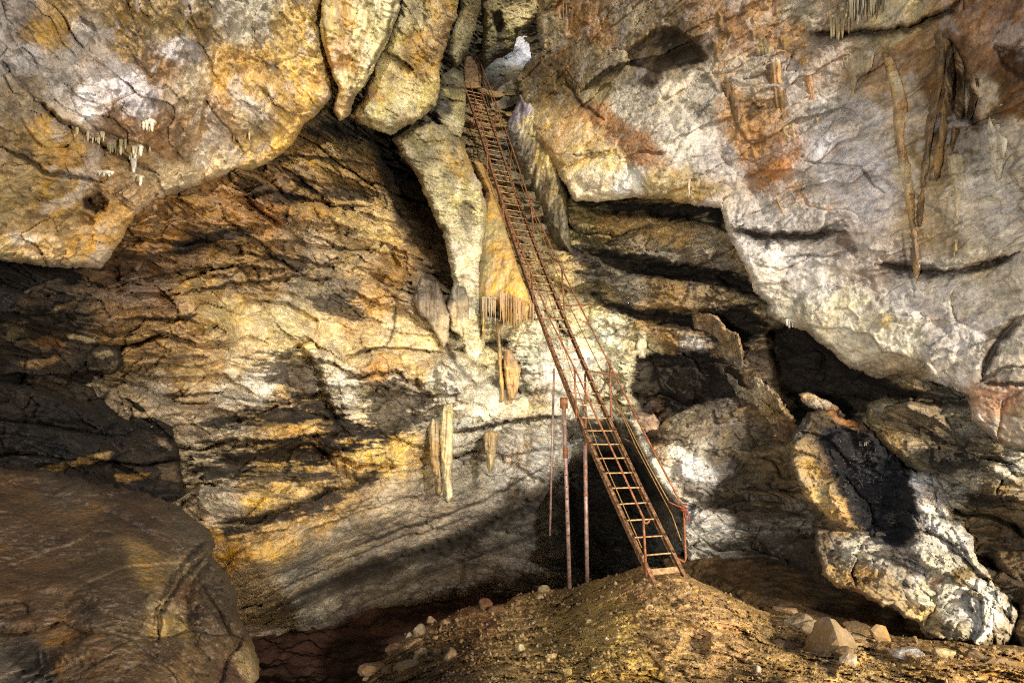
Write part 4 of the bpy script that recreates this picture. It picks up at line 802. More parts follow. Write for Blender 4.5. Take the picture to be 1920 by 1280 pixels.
drapery([(1450,56),(1506,72),(1514,105),(1524,160),(1536,228),(1528,232),(1512,172),(1496,112),(1468,92)], [(176,106,40),(150,96,44),(180,140,80)], 'short orange-brown drapery tapering to a point right of the long one', 113)
drapery([(1394,238),(1404,246),(1424,290),(1450,345),(1474,400),(1492,440),(1486,444),(1462,398),(1434,345),(1406,290)], [(150,100,50),(176,130,70)], 'thin ochre drip ridge running down below the leftmost drapery', 114, 0.05)
for _k, (_pl, _lb) in enumerate([
 ([(1752,66),(1768,62),(1772,110),(1764,170),(1752,240),(1744,310),(1736,380),(1728,432),(1716,428),(1718,370),(1728,300),(1734,240),(1746,180),(1755,120)], 'brown fluted drapery, leftmost and longest of the four at the dark hollow'),
 ([(1768,62),(1784,80),(1792,130),(1786,190),(1776,250),(1764,310),(1756,340),(1752,300),(1762,240),(1772,170),(1774,110)], 'brown fluted drapery, second from the left of the four at the dark hollow'),
 ([(1786,84),(1804,112),(1812,150),(1808,200),(1798,250),(1784,292),(1780,270),(1790,210),(1796,150)], 'brown fluted drapery, third from the left of the four at the dark hollow'),
 ([(1806,114),(1828,128),(1838,160),(1830,205),(1814,245),(1806,250),(1812,210),(1818,160)], 'brown fluted drapery, rightmost and shortest of the four at the dark hollow')]):
    drapery(_pl, [(116,84,48),(150,114,70),(92,66,40),(130,96,56)], _lb, 140+_k, 0.10-0.015*_k, (5.0, 0.07, 0.4), 9)
drapery([(1650,92),(1672,104),(1690,150),(1702,200),(1694,250),(1712,330),(1716,400),(1726,500),(1718,530),(1708,482),(1700,400),(1688,330),(1678,270),(1672,180)], [(160,116,66),(190,150,96),(206,180,136)], 'slender tan drapery left of the widest dark one', 116, 0.03)
drapery([(1772,290),(1800,285),(1820,300),(1806,340),(1800,400),(1795,470),(1786,480),(1784,410),(1776,350)], [(196,176,140),(206,186,150),(180,150,104)], 'pale beige drapery below the widest dark one', 117, 0.03)
drapery([(1576,86),(1600,90),(1640,96),(1636,130),(1612,150),(1602,190),(1594,196),(1592,150),(1580,120)], [(186,170,140),(176,150,110)], 'small pale drapery below the cluster of thin stalactites', 118, 0.03)
drapery([(1855,190),(1880,180),(1890,260),(1880,330),(1870,345),(1858,300),(1850,240)], [(206,196,176),(186,170,146)], 'white drapery fold at the far right edge', 119, 0.03)

def fringe(name, x0, x1, ytop, ybot, depth, n, w, rgb, label, group=None, cat='stalactites', rnd_=5, lean=0.0, seedv=1, thk=1.0):
    """a row of hanging tapering spikes grown together at the top"""
    R = random.Random(seedv); bm = bmesh.new()
    for k in range(n):
        u = (k+0.5)/n; x = x0+(x1-x0)*u+R.uniform(-1, 1)*(x1-x0)/n*0.4
        yt = ytop(u) if callable(ytop) else ytop; yb = ybot(u) if callable(ybot) else ybot
        yb = yt+(yb-yt)*R.uniform(0.45, 1.0); d = (depth(u) if callable(depth) else depth)+R.uniform(-0.06, 0.06)
        ww = w*R.uniform(0.6, 1.25); prev = None; NS = 7
        for i in range(NS+1):
            t = i/NS; c = V(x+lean*t*(yb-yt)+R.uniform(-.25, .25), yt+(yb-yt)*t, d)
            r = ww*(1-t)**0.55*(1+0.25*R.uniform(-1, 1))+0.003
            ring = [bm.verts.new(c+Vector((math.cos(a)*r, math.sin(a)*r*thk, 0))) for a in [2*math.pi*j/6 for j in range(6)]]
            if prev:
                for j in range(6): bm.faces.new((prev[j], prev[(j+1) % 6], ring[(j+1) % 6], ring[j]))
            prev = ring
        bm.faces.new(prev)
    if n > 1:      # the crust the spikes grow from
        prev = None; NS = max(4, n); dd = lambda u: (depth(u) if callable(depth) else depth)
        for i in range(NS+1):
            u = i/NS; yt = ytop(u) if callable(ytop) else ytop
            c = V(x0-2+(x1-x0+4)*u, yt-1+R.uniform(-1.2, 1.2), dd(u)+0.03); r = w*R.uniform(1.0, 2.2)*(0.4 if i in (0, NS) else 1)
            ring = [bm.verts.new(c+Vector((R.uniform(-.2, .2)*r, math.cos(a)*r*1.3, math.sin(a)*r))) for a in [2*math.pi*j/7 for j in range(7)]]
            if prev:
                for j in range(7): bm.faces.new((prev[j], prev[(j+1) % 7], ring[(j+1) % 7], ring[j]))
            else: bm.faces.new(ring[::-1])
            prev = ring
        bm.faces.new(prev)
    o = bm_obj(name, bm, M_FLOW, smooth=True, col=rgb)
    return tag(o, label, cat, group)
# stalactites
def vmass(name, poly, d, cols, label, seed, group=None, cat='stalactite', mat=None, fl=(9, 0.055, 0.3), rnd_=9):
    mass(name, poly, [(poly[0][0], poly[0][1], d), (poly[len(poly)//2][0], poly[len(poly)//2][1], d), (poly[-1][0]+5, poly[-1][1]+30, d)], cols, step=1.4, rnd=rnd_*0.8, thick=0.14, rag=(5, 2.5), facets=((5, 0.012),), flute=fl,
         streakc=0.5, crackle=0.05, seed=seed, mat=mat or M_FLOW, disp=0.3, warp=8, contrast=0.6, label=label, cat=cat, group=group, skirt=0.3)
vmass('stalactite', [(803,800),(812,785),(824,790),(826,860),(830,920),(826,930),(816,926),(806,860)], 10.9, [(812,800,170,146,98),(815,860,160,122,66),(820,910,156,124,72)], 'left one of the two tall ribbed stalactites below the crack', 131, 'tall ribbed stalactites')
vmass('stalactite', [(824,785),(834,760),(848,756),(849,800),(846,880),(848,930),(840,942),(832,936),(828,880),(823,820)], 10.8, [(840,770,184,166,120),(835,840,170,146,96),(842,900,180,162,118),(840,930,190,176,136)], 'right and longer one of the two tall ribbed stalactites below the crack', 132, 'tall ribbed stalactites')
vmass('stalactite', [(906,815),(918,806),(934,812),(930,840),(926,870),(918,885),(912,860)], 11.6, [(915,820,150,120,70),(920,860,170,146,98)], 'short ochre ribbed stalactite between the tall pair and the ladder', 133)
vmass('stalactite', [(944,650),(960,655),(976,690),(972,720),(964,748),(956,750),(948,720)], 12.0, [(955,670,150,112,66),(965,700,190,146,80),(958,735,156,118,76)], 'orange ribbed stalactite directly below the golden flowstone', 134)
vmass('stalactite', [(930,600),(938,604),(942,680),(946,750),(940,754),(934,700)], 12.05, [(935,620,150,116,60),(940,700,160,120,60)], 'thin brown stalactite left of the orange one', 135)
vmass('flowstone', [(772,560),(790,520),(820,530),(835,560),(842,600),(838,640),(832,652),(818,630),(800,600),(784,590)], 11.8, [(790,540,80,66,50),(810,580,132,112,88),(830,620,176,156,124),(820,550,76,62,48)], 'purple-brown fluted flowstone below the dark slot', 136, None, 'flowstone', None, (6, 0.04, 0.25))
vmass('flowstone', [(838,575),(850,530),(872,540),(878,570),(880,620),(872,640),(862,630),(846,620)], 12.0, [(855,550,96,88,74),(865,590,150,130,98),(868,620,190,170,126)], 'small grey fluted flowstone left of the golden one', 137, None, 'flowstone', None, (6, 0.04, 0.25))
vmass('flowstone', [(1196,628),(1204,622),(1212,626),(1214,650),(1210,672),(1198,672),(1193,650)], 12.5, [(1204,630,226,216,176),(1204,660,226,216,186)], 'rounded cream flowstone boss above the dark recess', 138, None, 'flowstone')
fringe('flowstone_fringe', 938, 1000, lambda u: 548+26*u, lambda u: 626-34*abs(u-.35)**1.5, lambda u: 11.66+0.1*math.sin(9*u), 46, 0.017, (160, 124, 70), 'comb of thin golden spikes along the foot of the flowstone', cat='stalactites', seedv=3)
fringe('flowstone_fringe', 904, 930, 560, 610, 11.75, 12, 0.02, (150, 130, 96), 'short grey comb of spikes left of the golden comb', cat='stalactites', seedv=4)
fringe('stalactite_cluster', 1582, 1664, lambda u: -20+8*u, lambda u: 46-10*u, lambda u: surf_depth('cave_ceiling', 1620, 30)-0.25, 26, 0.028, (120, 108, 78), 'dense grey cluster of thin stalactites at the top right', 'stalactite clusters', seedv=5)
fringe('stalactite_cluster', 1556, 1592, lambda u: 34, lambda u: 78, lambda u: surf_depth('cave_ceiling', 1575, 50)-0.2, 12, 0.03, (170, 150, 110), 'beige cluster of stalactites left of the dense grey one', 'stalactite clusters', seedv=6)
fringe('stalactite_cluster', 1062, 1090, lambda u: 128+44*u, lambda u: 176+40*u, lambda u: surf_depth('cave_ceiling', 1063+26*u, 140+36*u)-0.05, 5, 0.022, (120, 96, 66), 'brown stalactites hanging at the edge right of the ladder top', 'stalactite clusters', seedv=7)
fringe('stalactite_cluster', 1055, 1075, lambda u: 6+14*u, lambda u: 44+10*u, lambda u: surf_depth('cave_ceiling', 1056+18*u, 20)-0.05, 4, 0.022, (126, 100, 70), 'small brown stalactites at the top right of the cleft', 'stalactite clusters', seedv=8)
fringe('stalactite_cluster', 1474, 1488, lambda u: 600+6*u, lambda u: 616+6*u, lambda u: 10.7, 4, 0.014, (206, 200, 190), 'tiny white stalactites at the tip of the grey-white ceiling', 'stalactite clusters', seedv=9)
fringe('stalactite', 1289, 1294, 338, 388, 12.0, 1, 0.05, (190, 166, 140), 'single pinkish stalactite hanging over the upper black recess', None, 'stalactite', seedv=10)
LS = 0
def ldepth(x, y):
    gx, gy, D = LEFTC
    i = int(np.clip(round((x-gx[0])/(gx[1]-gx[0])), 0, len(gx)-1)); j = int(np.clip(round((y-gy[0])/(gy[1]-gy[0])), 0, len(gy)-1))
    return float(D[j, i])
for i, (x0, x1, y0, y1, n, w, rgb, lb) in enumerate([
    (138,146,240,262,3,0.016,(196,182,140),'pair of tiny pale stalactites at the left end of the ceiling row'),
    (158,196,246,272,10,0.02,(216,206,170),'cream stalactite cluster in the ceiling row'),
    (200,236,262,298,11,0.018,(150,140,100),'grey-green comb of thin stalactites in the ceiling row'),
    (240,266,276,300,7,0.026,(226,216,186),'knobbly white stalactite cluster in the ceiling row'),
    (248,252,296,328,1,0.035,(206,200,190),'longest single white stalactite of the ceiling row'),
    (262,290,230,250,5,0.024,(220,206,176),'white stalactite tuft above the ceiling row'),
    (279,282,276,300,1,0.012,(196,180,140),'lone thin stalactite right of the ceiling row'),
    (240,268,332,352,5,0.03,(226,216,190),'white popcorn-like stalactite patch below the ceiling row'),
    (170,212,324,332,7,0.02,(226,220,200),'flat white stalactite patch left of the popcorn patch'),
    (376,382,332,346,1,0.008,(180,170,140),'single soda straw near the lower edge of the left ceiling'),
    (412,470,250,268,8,0.02,(196,170,130),'beige fringe of stalactites in the middle of the left ceiling')]):
    dd = ldepth((x0+x1)/2, (y0+y1)/2)-0.10
    fringe('stalactite_cluster' if n > 1 else 'stalactite', x0, x1, y0, y1, dd, n, w, rgb, lb, 'stalactites on the left ceiling', 'stalactites' if n > 1 else 'stalactite', seedv=20+i)

# ------------------------------------------------------------------ the ladder: every line measured in the ladder's own sloping plane
LB = P(1250, 1090, 8.6); LT = P(886, 168, 20.0)
LD = (LT-LB)/np.linalg.norm(LT-LB); LWv = np.cross(LD, [0, 0, 1]); LWv /= np.linalg.norm(LWv)
LN = np.cross(LWv, LD); LN /= np.linalg.norm(LN)
if LN[2] < 0: LN = -LN
def onplane(px, py, dz=0.0, dn=0.0):
    r = ray(px, py); o = LB+np.array([0, 0, dz])+LN*dn
    return CAM + r*(np.dot(o-CAM, LN)/np.dot(r, LN))
def poly3(pts, dz=0.0, dn=0.0): return np.array([onplane(x, y, dz, dn) for x, y in pts])
def smooth_line(pts, n=None):
    """points evenly resampled along the ladder direction"""
    s = pts@LD; o = np.argsort(s); return s[o], pts[o]
LEFT_PX = [(1231,1102),(1212,1063),(1192,1026),(1153,938),(1113,848),(1089,794),(1063,729),(1037,667),(1010,583),(983,511),(962,440),(940,370),(917,310),(890,222),(873,168)]
RIGHT_PX = [(1286,1085),(1262,1041),(1236,989),(1201,921),(1169,850),(1146,794),(1113,722),(1082,652),(1054,582),(1020,507),(990,432),(964,359),(945,297),(917,213),(899,169)]
def rail_curve(pxs):
    s, p = smooth_line(poly3(pxs)); a = p@LWv
    k = np.polyfit(s, a, 3); ss = np.linspace(s[0], s[-1], 24)
    off = LB-LD*np.dot(LB, LD)-LWv*np.dot(LB, LWv)
    return ss, np.polyval(k, ss), off
sl_, al_, off_ = rail_curve(LEFT_PX); sr_, ar_, _ = rail_curve(RIGHT_PX)
def rail_pt(side, s):
    a = np.interp(s, sl_, al_) if side < 0 else np.interp(s, sr_, ar_)
    return off_+LD*s+LWv*a
def tube(bm, pts, r, seg=8, cap=True):
    prev = None; pts = [Vector(p) for p in pts]
    for i, p in enumerate(pts):
        d = (pts[min(i+1, len(pts)-1)]-pts[max(i-1, 0)]).normalized()
        u = d.cross(Vector((0.3, 0.9, 0.2))).normalized(); w = d.cross(u)
        rr = r[i] if isinstance(r, (list, tuple)) else r
        ring = [bm.verts.new(p+u*math.cos(2*math.pi*k/seg)*rr+w*math.sin(2*math.pi*k/seg)*rr) for k in range(seg)]
        if prev:
            for k in range(seg): bm.faces.new((prev[k], prev[(k+1) % seg], ring[(k+1) % seg], ring[k]))
        elif cap: bm.faces.new(ring[::-1])
        prev = ring
    if cap: bm.faces.new(prev)
def sweep(bm, pts, u, v, prof):
    prev = None
    for p in pts:
        ring = [bm.verts.new(Vector(p+u*a+v*b)) for a, b in prof]
        n = len(ring)
        if prev:
            for k in range(n): bm.faces.new((prev[k], prev[(k+1) % n], ring[(k+1) % n], ring[k]))
        else: bm.faces.new(ring[::-1])
        prev = ring
    bm.faces.new(prev)
ladder = tag(empty('ladder', Vector(LB)), 'long rusty red-brown steel ladder climbing from the mound to the upper cleft', 'ladder')
smin, smax = max(sl_[0], sr_[0]), min(sl_[-1], sr_[-1])
for side, ss in ((-1, sl_), (1, sr_)):
    bm = bmesh.new(); o = -side    # channel: flange towards the climber, web outside
    pts = [rail_pt(side, s) for s in ss]
    t = 0.008; w_, d_ = 0.062, 0.085
    prof = [(0, 0), (-side*w_, 0), (-side*w_, -t), (-side*t, -t), (-side*t, -d_+t), (-side*w_, -d_+t), (-side*w_, -d_), (0, -d_)]
    prof = [(a+side*w_*0.5, b+d_*0.5) for a, b in prof]
    sweep(bm, pts, LWv, LN, prof)
    bm_obj('rail', bm, M_RUSTRED, ladder)
# rungs with their bolt heads; one mesh each
s = smin+0.42; k = 0; proto = None
RS = random.Random(5)
while s < smax:
    a, b = rail_pt(-1, s), rail_pt(1, s); wv = (b-a)/np.linalg.norm(b-a)
    bm = bmesh.new(); j = RS.uniform(-0.006, 0.006)
    sag = RS.uniform(-0.002, 0.016) if RS.random() < 0.4 else 0.0
    tube(bm, [a+LD*j, a*0.7+b*0.3-LN*sag*0.8, a*0.3+b*0.7-LN*sag, b-LD*j], 0.0125, 8)
    nf = len(bm.faces)
    for q, sg in ((a, -1), (b, 1)):
        cqs = q+LN*0.0435
        tube(bm, [cqs-LN*0.004, cqs+LN*0.014], 0.024, 6)
    bm.faces.ensure_lookup_table()
    for f in bm.faces[nf:]: f.material_index = 1
    o = bm_obj('rung', bm, M_RUNG, ladder, smooth=False); o.data.materials.append(M_BOLT)
    s += 0.292; k += 1
print('rungs', k)
for sg in (-1, 1):          # splice plates where the ladder's sections are bolted together
    for t in (0.17, 0.36, 0.55, 0.75):
        s0 = smin+(smax-smin)*t; c = rail_pt(sg, s0)+LWv*sg*0.036
        bm = bmesh.new(); vs = []
        for a_ in (-1, 1):
            for b_ in (-1, 1):
                for d_ in (-1, 1): vs.append(bm.verts.new(Vector(c+LWv*a_*0.006+LD*b_*0.17+LN*d_*0.034)))
        for f in ((0,1,3,2),(4,6,7,5),(0,4,5,1),(2,3,7,6),(0,2,6,4),(1,5,7,3)): bm.faces.new([vs[i] for i in f])
        for e_ in (-0.12, -0.04, 0.04, 0.12): tube(bm, [c+LD*e_, c+LD*e_+LWv*sg*0.02], 0.012, 6)
        bm_obj('splice_plate', bm, M_BOLT, ladder)
# bottom board on the earth
def bx(bm, c, u, v, w, hu, hv, hw):
    vs = [bm.verts.new(Vector(c+u*a*hu+v*b*hv+w*d*hw)) for a in (-1, 1) for b in (-1, 1) for d in (-1, 1)]
    for f in ((0,1,3,2),(4,6,7,5),(0,4,5,1),(2,3,7,6),(0,2,6,4),(1,5,7,3)): bm.faces.new([vs[i] for i in f])
bm = bmesh.new(); a, b = rail_pt(-1, smin+0.16), rail_pt(1, smin+0.16); bx(bm, (a+b)/2-LN*0.02, (b-a)/np.linalg.norm(b-a), LD, LN, np.linalg.norm(b-a)/2, 0.045, 0.012)
bm_obj('step_board', bm, M_RUNG, ladder)
HZ = 0.92
def rail_tube(name, pxs, r, mat, dz=HZ, ext=()):
    bm = bmesh.new(); pts = [Vector(onplane(x, y, dz)) for x, y in pxs]; pts += [Vector(e) for e in ext]
    tube(bm, pts, r, 8); return bm_obj(name, bm, mat, ladder, smooth=True)
LH = [(867,118),(890,182),(905,239),(922,318),(950,403),(995,508),(1032,600),(1077,689),(1117,778),(1150,848),(1206,970)]
hook_c = onplane(1206, 970, HZ)
hk = [hook_c+LWv*0.055*(1-math.cos(t))+np.array([0, 0, -0.065*math.sin(t)-0.02]) - LD*0.0 for t in np.linspace(0.2, 2.9, 8)]
rail_tube('handrail', LH, 0.017, M_RUST, ext=hk)
RH = [(902,121),(930,194),(958,271),(995,382),(1053,504),(1091,580),(1144,685),(1233,860),(1282,952)]
rail_tube('handrail', RH, 0.017, M_RUST)
rail_tube('cable', [(903,150),(935,265),(985,430),(1030,560),(1069,690),(1122,840),(1203,1026)], 0.009, M_CABLE, 0.45)
rail_tube('cable', [(903,140),(928,200),(970,330),(1020,450),(1071,580),(1146,733),(1194,840),(1260,965),(1277,1013)], 0.009, M_CABLE, 0.45)
rail_tube('cable', [(903,128),(925,196)], 0.008, M_CABLE, 0.7)
rail_tube('cable', [(905,150),(928,198)], 0.008, M_CABLE, 0.6)
def post(x0, y0, x1, y1, r=0.019, dz=HZ, mat=M_RUST):
    bm = bmesh.new(); a = onplane(x0, y0, dz); b = onplane(x1, y1, 0.02)
    tube(bm, [a+np.array([0, 0, 0.02]), b], r, 8); bm_obj('handrail_post', bm, mat, ladder, smooth=True)
for q in ((890,182,888,236),(913,262,914,322),(941,368,947,434),(995,508,1001,578),(1077,689,1081,784),(1206,970,1212,1080)): post(*q)
for q in ((930,194,928,240),(960,275,956,326),(995,378,1001,438),(1053,504,1058,582),(1144,685,1146,782)): post(*q)
# end post at the right foot, bent in to the rail
bm = bmesh.new(); a = onplane(1282, 950, HZ); b = a+np.array([-0.01, 0, -0.78]); cc = rail_pt(1, smin+0.36)
tube(bm, [a, b, b*0.9+cc*0.1+np.array([0, 0, -0.05]), cc], 0.018, 8); bm_obj('handrail_post', bm, M_RUST, ladder, smooth=True)
# short stays from the ladder to the rock
bm = bmesh.new(); a = rail_pt(1, np.interp(697, [582, 722], [np.dot(onplane(1054,582), LD), np.dot(onplane(1113,722), LD)])); tube(bm, [a, P(1150,702,11.8), P(1196,697,12.4)], 0.016, 8); bm_obj('stay', bm, M_RUST, ladder)
bm = bmesh.new(); tube(bm, [onplane(1050,574), P(1108,571,13.9)], 0.014, 8); bm_obj('stay', bm, M_RUST, ladder)

# ------------------------------------------------------------------ support poles
def pole(px0, py0, px1, py1, ztop, r, label, brackets=(), mat=M_TUBE, holes=0, foot=True):
    top = onplane(px0, py0, 0.0, -0.06)
    rr = ray(px1, py1); d = top[1]/rr[1]; bot = CAM+rr*d
    root = tag(empty('support_pole', Vector(bot)), label, 'pole', 'thin poles under the ladder')
    bm = bmesh.new(); tube(bm, [top, bot], r, 12); bm_obj('tube', bm, mat, root, smooth=True)
    for t0, t1, rad in brackets:
        bm = bmesh.new(); tube(bm, [top+(bot-top)*t0, top+(bot-top)*t1], rad, 10); bm_obj('collar', bm, M_RUST, root, smooth=True)
    for i in range(holes):
        t = 0.42+0.5*i/holes; bm = bmesh.new(); c = top+(bot-top)*t
        tube(bm, [c+np.array([0, -r*0.6, 0]), c+np.array([0, -r-0.004, 0])], 0.014, 8); bm_obj('bolt', bm, M_BOLT, root)
    return root
pole(1039, 690, 1031, 1003, 0, 0.022, 'thinnest grey pole, hanging free left of the other two', mat=M_TUBE)
pole(1057, 745, 1068, 1102, 0, 0.038, 'perforated grey pole standing on the mound crest, middle one of three', ((0.0, 0.06, 0.075), (0.27, 0.33, 0.05)), holes=8)
pole(1097, 835, 1101, 1090, 0, 0.036, 'smooth grey pole standing on the crest nearest the ladder foot', ((0.15, 0.17, 0.041), (0.24, 0.26, 0.041), (0.36, 0.38, 0.041)))
pole(1097, 700, 1099, 850, 0, 0.022, 'short upper pole behind the rungs continuing the pole nearest the ladder', mat=M_RUST)

# red rope tied round the handrail end
bm = bmesh.new(); c = onplane(1282, 952, HZ); R = random.Random(2)
for kk in range(6):
    ax = Vector((R.uniform(-.3, .3), R.uniform(-.3, .3), 1)).normalized(); u = ax.cross(Vector((1, 0, 0))).normalized(); w = ax.cross(u); rr = 0.04+0.012*R.random(); dz = R.uniform(-0.05, 0.05)
    tube(bm, [Vector(c)+u*math.cos(t)*rr+w*math.sin(t)*rr+Vector((0, 0, dz)) for t in np.linspace(0, 2*math.pi, 14)], 0.011, 6)
e = Vector(c)
tube(bm, [e, e+Vector((-0.06, -0.03, 0.02)), Vector(onplane(1268, 947, HZ)), Vector(onplane(1253, 940, HZ))], 0.012, 6)
tube(bm, [e, e+Vector((0.05, -0.02, -0.06)), e+Vector((0.075, -0.02, -0.16)), e+Vector((0.05, -0.02, -0.22)), e+Vector((0.02, -0.02, -0.14)), e], 0.011, 6)
tag(bm_obj('rope', bm, M_REDROPE, smooth=True), 'frayed red rope knotted round the lower end of the right handrail', 'rope')
bm = bmesh.new(); pts = [onplane(x, y, HZ*0.95) for x, y in ((1253,938),(1215,870),(1175,790),(1146,733))]; tube(bm, pts, 0.010, 6)
tag(bm_obj('rope', bm, M_CABLE, smooth=True), 'tan safety rope running beside the lower right handrail', 'rope')
bm = bmesh.new(); c = onplane(995, 374, HZ); tube(bm, [c, c+np.array([0, 0, 0.07])], [0.05, 0.02], 8)
tag(bm_obj('cloth_marker', bm, M_REDROPE, smooth=True), 'small pink-red marker tied to the right handrail halfway up', 'marker')

# ------------------------------------------------------------------ loose stones
def stone_mesh(seed, rough=0.05, sub=3, planes=10, flat=1.0):
    R = random.Random(seed); bm = bmesh.new(); bmesh.ops.create_icosphere(bm, subdivisions=sub, radius=1.0)
    co_ = np.array([v.co[:] for v in bm.verts]); r = np.full(len(co_), 1.15)
    for _ in range(planes):
        n = np.array([R.gauss(0, 1) for _ in range(3)]); n /= np.linalg.norm(n); h = R.uniform(0.42, 0.85)
        d = co_@n; m = d > 0.05; r[m] = np.minimum(r[m], h/d[m])
    co_ = co_*r[:, None]; nn = fbm(co_.astype(np.float32), 2.2, 4, 0.6, seed*0.37); co_ = co_*(1+rough*2.2*nn)[:, None]
    co_ *= np.array([1.0, R.uniform(.7, 1.0), R.uniform(.6, .9)*flat])
    q = np.array([[v.index for v in f.verts] for f in bm.faces]); bm.free()
    return co_, q
def mdepth(x, y):
    gx, gy, D = SURF['dirt_mound']
    i = int(np.clip(round((x-gx[0])/(gx[1]-gx[0])), 0, len(gx)-1)); j = int(np.clip(round((y-gy[0])/(gy[1]-gy[0])), 0, len(gy)-1))
    return float(D[j, i])
STM = {}
def stone(px, py, wpx, rgb, label, seed, name='stone', group=None, flat=1.0, rough=0.05, sub=3, tall=1.0, cat='stone', rot=None):
    """a stone whose foot is at the pixel's point on the ground and whose width is wpx there"""
    d = mdepth(px, py)
    if not np.isfinite(d): d = float(MD(px, py))
    rad = wpx/2/F*d
    if px < 930: rgb = tuple(0.68*v for v in rgb)  # stones on the left darkened, the shade there put into their colour
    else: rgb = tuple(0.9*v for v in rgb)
    c, q = stone_mesh(seed, rough, sub, flat=flat)
    R = random.Random(seed*7+1); a = R.uniform(0, 6.28) if rot is None else rot
    M = np.array([[math.cos(a), -math.sin(a), 0], [math.sin(a), math.cos(a), 0], [0, 0, tall]])
    v = (c@M.T)*rad
    n = fbm(c.astype(np.float32), 1.6, 4, 0.6, seed*0.7)
    dirt = sstep(-0.2, 0.25, -n+0.1-0.35*c[:, 2])[:, None].astype(np.float32)*0.7
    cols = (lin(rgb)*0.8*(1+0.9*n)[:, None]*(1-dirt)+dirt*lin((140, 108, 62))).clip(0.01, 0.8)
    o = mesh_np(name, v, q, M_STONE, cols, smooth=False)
    o.location = Vector(P(px, py, d+rad*0.5))+Vector((0, 0, rad*0.22*tall))
    return tag(o, label, cat, group)
BIG = [
 (1556,1232,92,(150,124,88),'largest stone lying in front of the boulders, casting the long shadow',1.05),
 (1592,1246,30,(206,180,140),'pale stone leaning on the right of the largest stone',1.3),
 (1480,1152,44,(190,156,110),'tan angular stone on the far edge of the mound',0.9),
 (1500,1176,60,(170,146,110),'grey-brown stone just in front of the tan angular one',0.8),
 (1530,1190,56,(176,150,108),'broken brown stone behind the largest stone',0.8),
 (1590,1176,24,(176,140,90),'small upright brown block under the layered boulder',1.2),
 (1624,1186,26,(160,130,90),'narrow upright stone between the brown block and the yellow one',1.6),
 (1652,1200,42,(186,140,60),'yellow-ochre rounded stone before the layered boulder',1.0),
 (1704,1232,46,(206,200,190),'crumbly white stone before the white boulder',0.8),
 (1772,1228,38,(214,190,130),'cream stone with a bright right side near the right edge',0.9),
 (1716,1206,16,(180,130,70),'little orange stone behind the crumbly white one',1.2),
 (1878,1262,110,(160,124,76),'long brown slab lying at the lower right corner',0.45),
 (1420,1262,22,(206,186,140),'small pale stone alone on the smooth earth slope',0.9),
 (808,1170,24,(190,150,100),'tan upright stone on the left crest of the mound',1.2),
 (786,1190,30,(180,150,110),'sunlit angular stone below the tan upright one on the left crest',1.0),
 (768,1194,14,(200,180,150),'small pale stone at the left crest',1.1),
 (744,1220,34,(140,100,64),'brown stone at the left crest above the big dark one',0.8),
 (704,1262,56,(124,86,56),'big dark brown stone at the left foot of the mound',0.8),
 (690,1274,22,(190,160,120),'small bright stone at the foot of the big dark one',0.8),
 (836,1170,26,(140,106,70),'dull brown stone right of the tan upright one',0.9),
 (908,1142,36,(140,86,46),'reddish brown rock on the far crest of the mound',0.9),
 (930,1146,30,(130,82,46),'reddish slab beside the rock on the far crest',0.5),
 (1024,1108,28,(200,176,120),'rounded cream stone on the crest left of the poles',0.9),
 (1010,1122,18,(176,146,96),'tan stone just below the rounded cream one',0.8),
 (1104,1168,14,(196,166,100),'small ochre stone in the middle of the mound',0.9),
 (1216,1140,22,(206,170,100),'pale yellow stone below the ladder foot',1.2),
 (1138,1200,10,(236,226,200),'tiny white stone in the yellow patch of the mound',1.0),
 (978,1220,16,(206,186,140),'pale angular stone in the lower middle of the mound',1.1),
 (1062,1266,28,(206,170,80),'yellow stone at the bottom edge of the photo',0.9),
 (1034,1234,18,(200,160,84),'yellowish stone above the one at the bottom edge',1.0),
]
for i, (x, y, w, c, lb, tall) in enumerate(BIG): stone(x, y, w*1.2, c, lb, 200+i, tall=tall, rough=0.07)
RR = random.Random(77)
for i in range(26):
    x = RR.choice([RR.uniform(1470, 1640), RR.uniform(1640, 1900), RR.uniform(700, 860)]); y = RR.uniform(1160, 1240) if x > 1200 else RR.uniform(1180, 1265)
    if not np.isfinite(mdepth(x, y)): continue
    stone(x, y, RR.uniform(22, 50), RR.choice([(156,130,96),(132,104,70),(170,146,110),(120,94,64)]), 'angular half-buried rubble block '+('among the stones before the boulders' if x > 1200 else 'on the shaded left foot of the mound'), 260+i,
          tall=RR.uniform(.5, 1.0), rough=0.08, group='half-buried rubble blocks '+('right' if x > 1200 else 'left'))
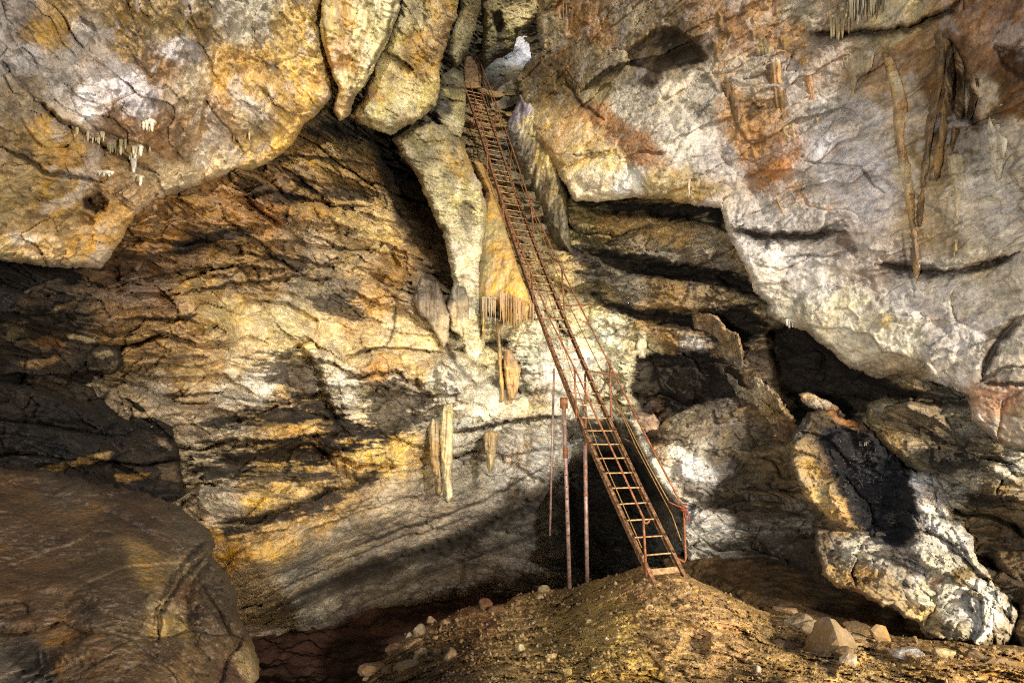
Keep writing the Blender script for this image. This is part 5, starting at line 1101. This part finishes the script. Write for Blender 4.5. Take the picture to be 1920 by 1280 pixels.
R = random.Random(11); zones = [
 (780,1180,960,1275,44,(5,15),[(130,96,58),(116,82,48),(150,116,76)],['dull brown','dark brown','light brown'], ('high on the shaded left part of the mound','low on the shaded left part of the mound','on the shaded left part of the mound')),
 (940,1130,1180,1275,96,(5,15),[(176,146,84),(190,160,96),(160,126,66),(206,180,120)],['ochre','yellowish','brown','cream'], ('just below the crest in the middle of the mound','in the yellow patch of the mound','in the middle of the mound')),
 (1100,1080,1240,1130,16,(5,11),[(150,112,66),(176,140,84)],['brown','tan'], ('behind the ladder foot','before the ladder foot','around the ladder foot')),
 (1240,1200,1560,1275,40,(5,13),[(176,140,84),(160,124,70),(196,164,110)],['tan','brown','pale'], ('on the upper smooth slope right of the ladder','on the lower smooth slope right of the ladder','on the smooth right slope')),
 (1560,1215,1900,1275,44,(6,16),[(170,134,84),(190,160,116),(150,116,70)],['brown','pale','dark brown'], ('behind the larger stones at the right','in front of the larger stones at the right','among the larger stones at the right'))]
k = 0
for x0, y0, x1, y1, n, (a, b), cs, cns, zl in zones:
    got = 0
    while got < n:
        x, y = R.uniform(x0, x1), R.uniform(y0, y1)
        if not np.isfinite(mdepth(x, y)): continue
        w = a+(b-a)*R.random()**2
        ci = R.randrange(len(cs)); cn = cns[ci]; sz = 'tiny' if w < a+(b-a)*0.2 else 'small' if w < a+(b-a)*0.55 else 'fist-sized'
        where = zl[0] if y < (y0+y1)/2 else zl[1]
        stone(x, y, w, cs[ci], f'{sz} {cn} stone {where}', 300+(k % 40), sub=2, group='loose stones '+zl[2], tall=R.uniform(.6, 1.1), rot=R.uniform(0, 6.28), rough=0.04); k += 1; got += 1
# gravel: chips and crumbs too many to count, one object
rg = np.random.default_rng(5); n = 9000
xs = rg.uniform(700, 1920, n); ys = rg.uniform(1070, 1300, n); bx8 = []
c0, q0 = stone_mesh(900, 0.03, 1, 10); VV = []; QQ = []; CC = []; m0 = 0
for x, y in zip(xs, ys):
    d = mdepth(x, y)
    if not np.isfinite(d): continue
    dens = 1.0 if x < 1180 else 0.45
    if rg.random() > dens: continue
    r = (0.010+0.034*rg.random()**3)*min(1.4, d/6)
    A = rg.normal(size=(3, 3)); U, _, Vt = np.linalg.svd(A); rot = U@Vt
    v = (c0*np.array([1, rg.uniform(.6, 1), rg.uniform(.4, .8)]))@rot*r + P(x, y, d) + [0, 0, r*0.3]
    VV.append(v); QQ.append(q0+m0); m0 += len(v)
    base = lin([(124,96,54),(138,108,62),(108,82,46),(150,122,76)][rg.integers(4)])
    if x < 900: base = base*0.55  # gravel on the shaded left gets its shade as darker colour
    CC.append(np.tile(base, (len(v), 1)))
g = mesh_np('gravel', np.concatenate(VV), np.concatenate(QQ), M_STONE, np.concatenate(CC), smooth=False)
tag(g, 'loose gravel and crumbs of earth over the mound', kind='stuff')
print('total time', time.time()-T0)
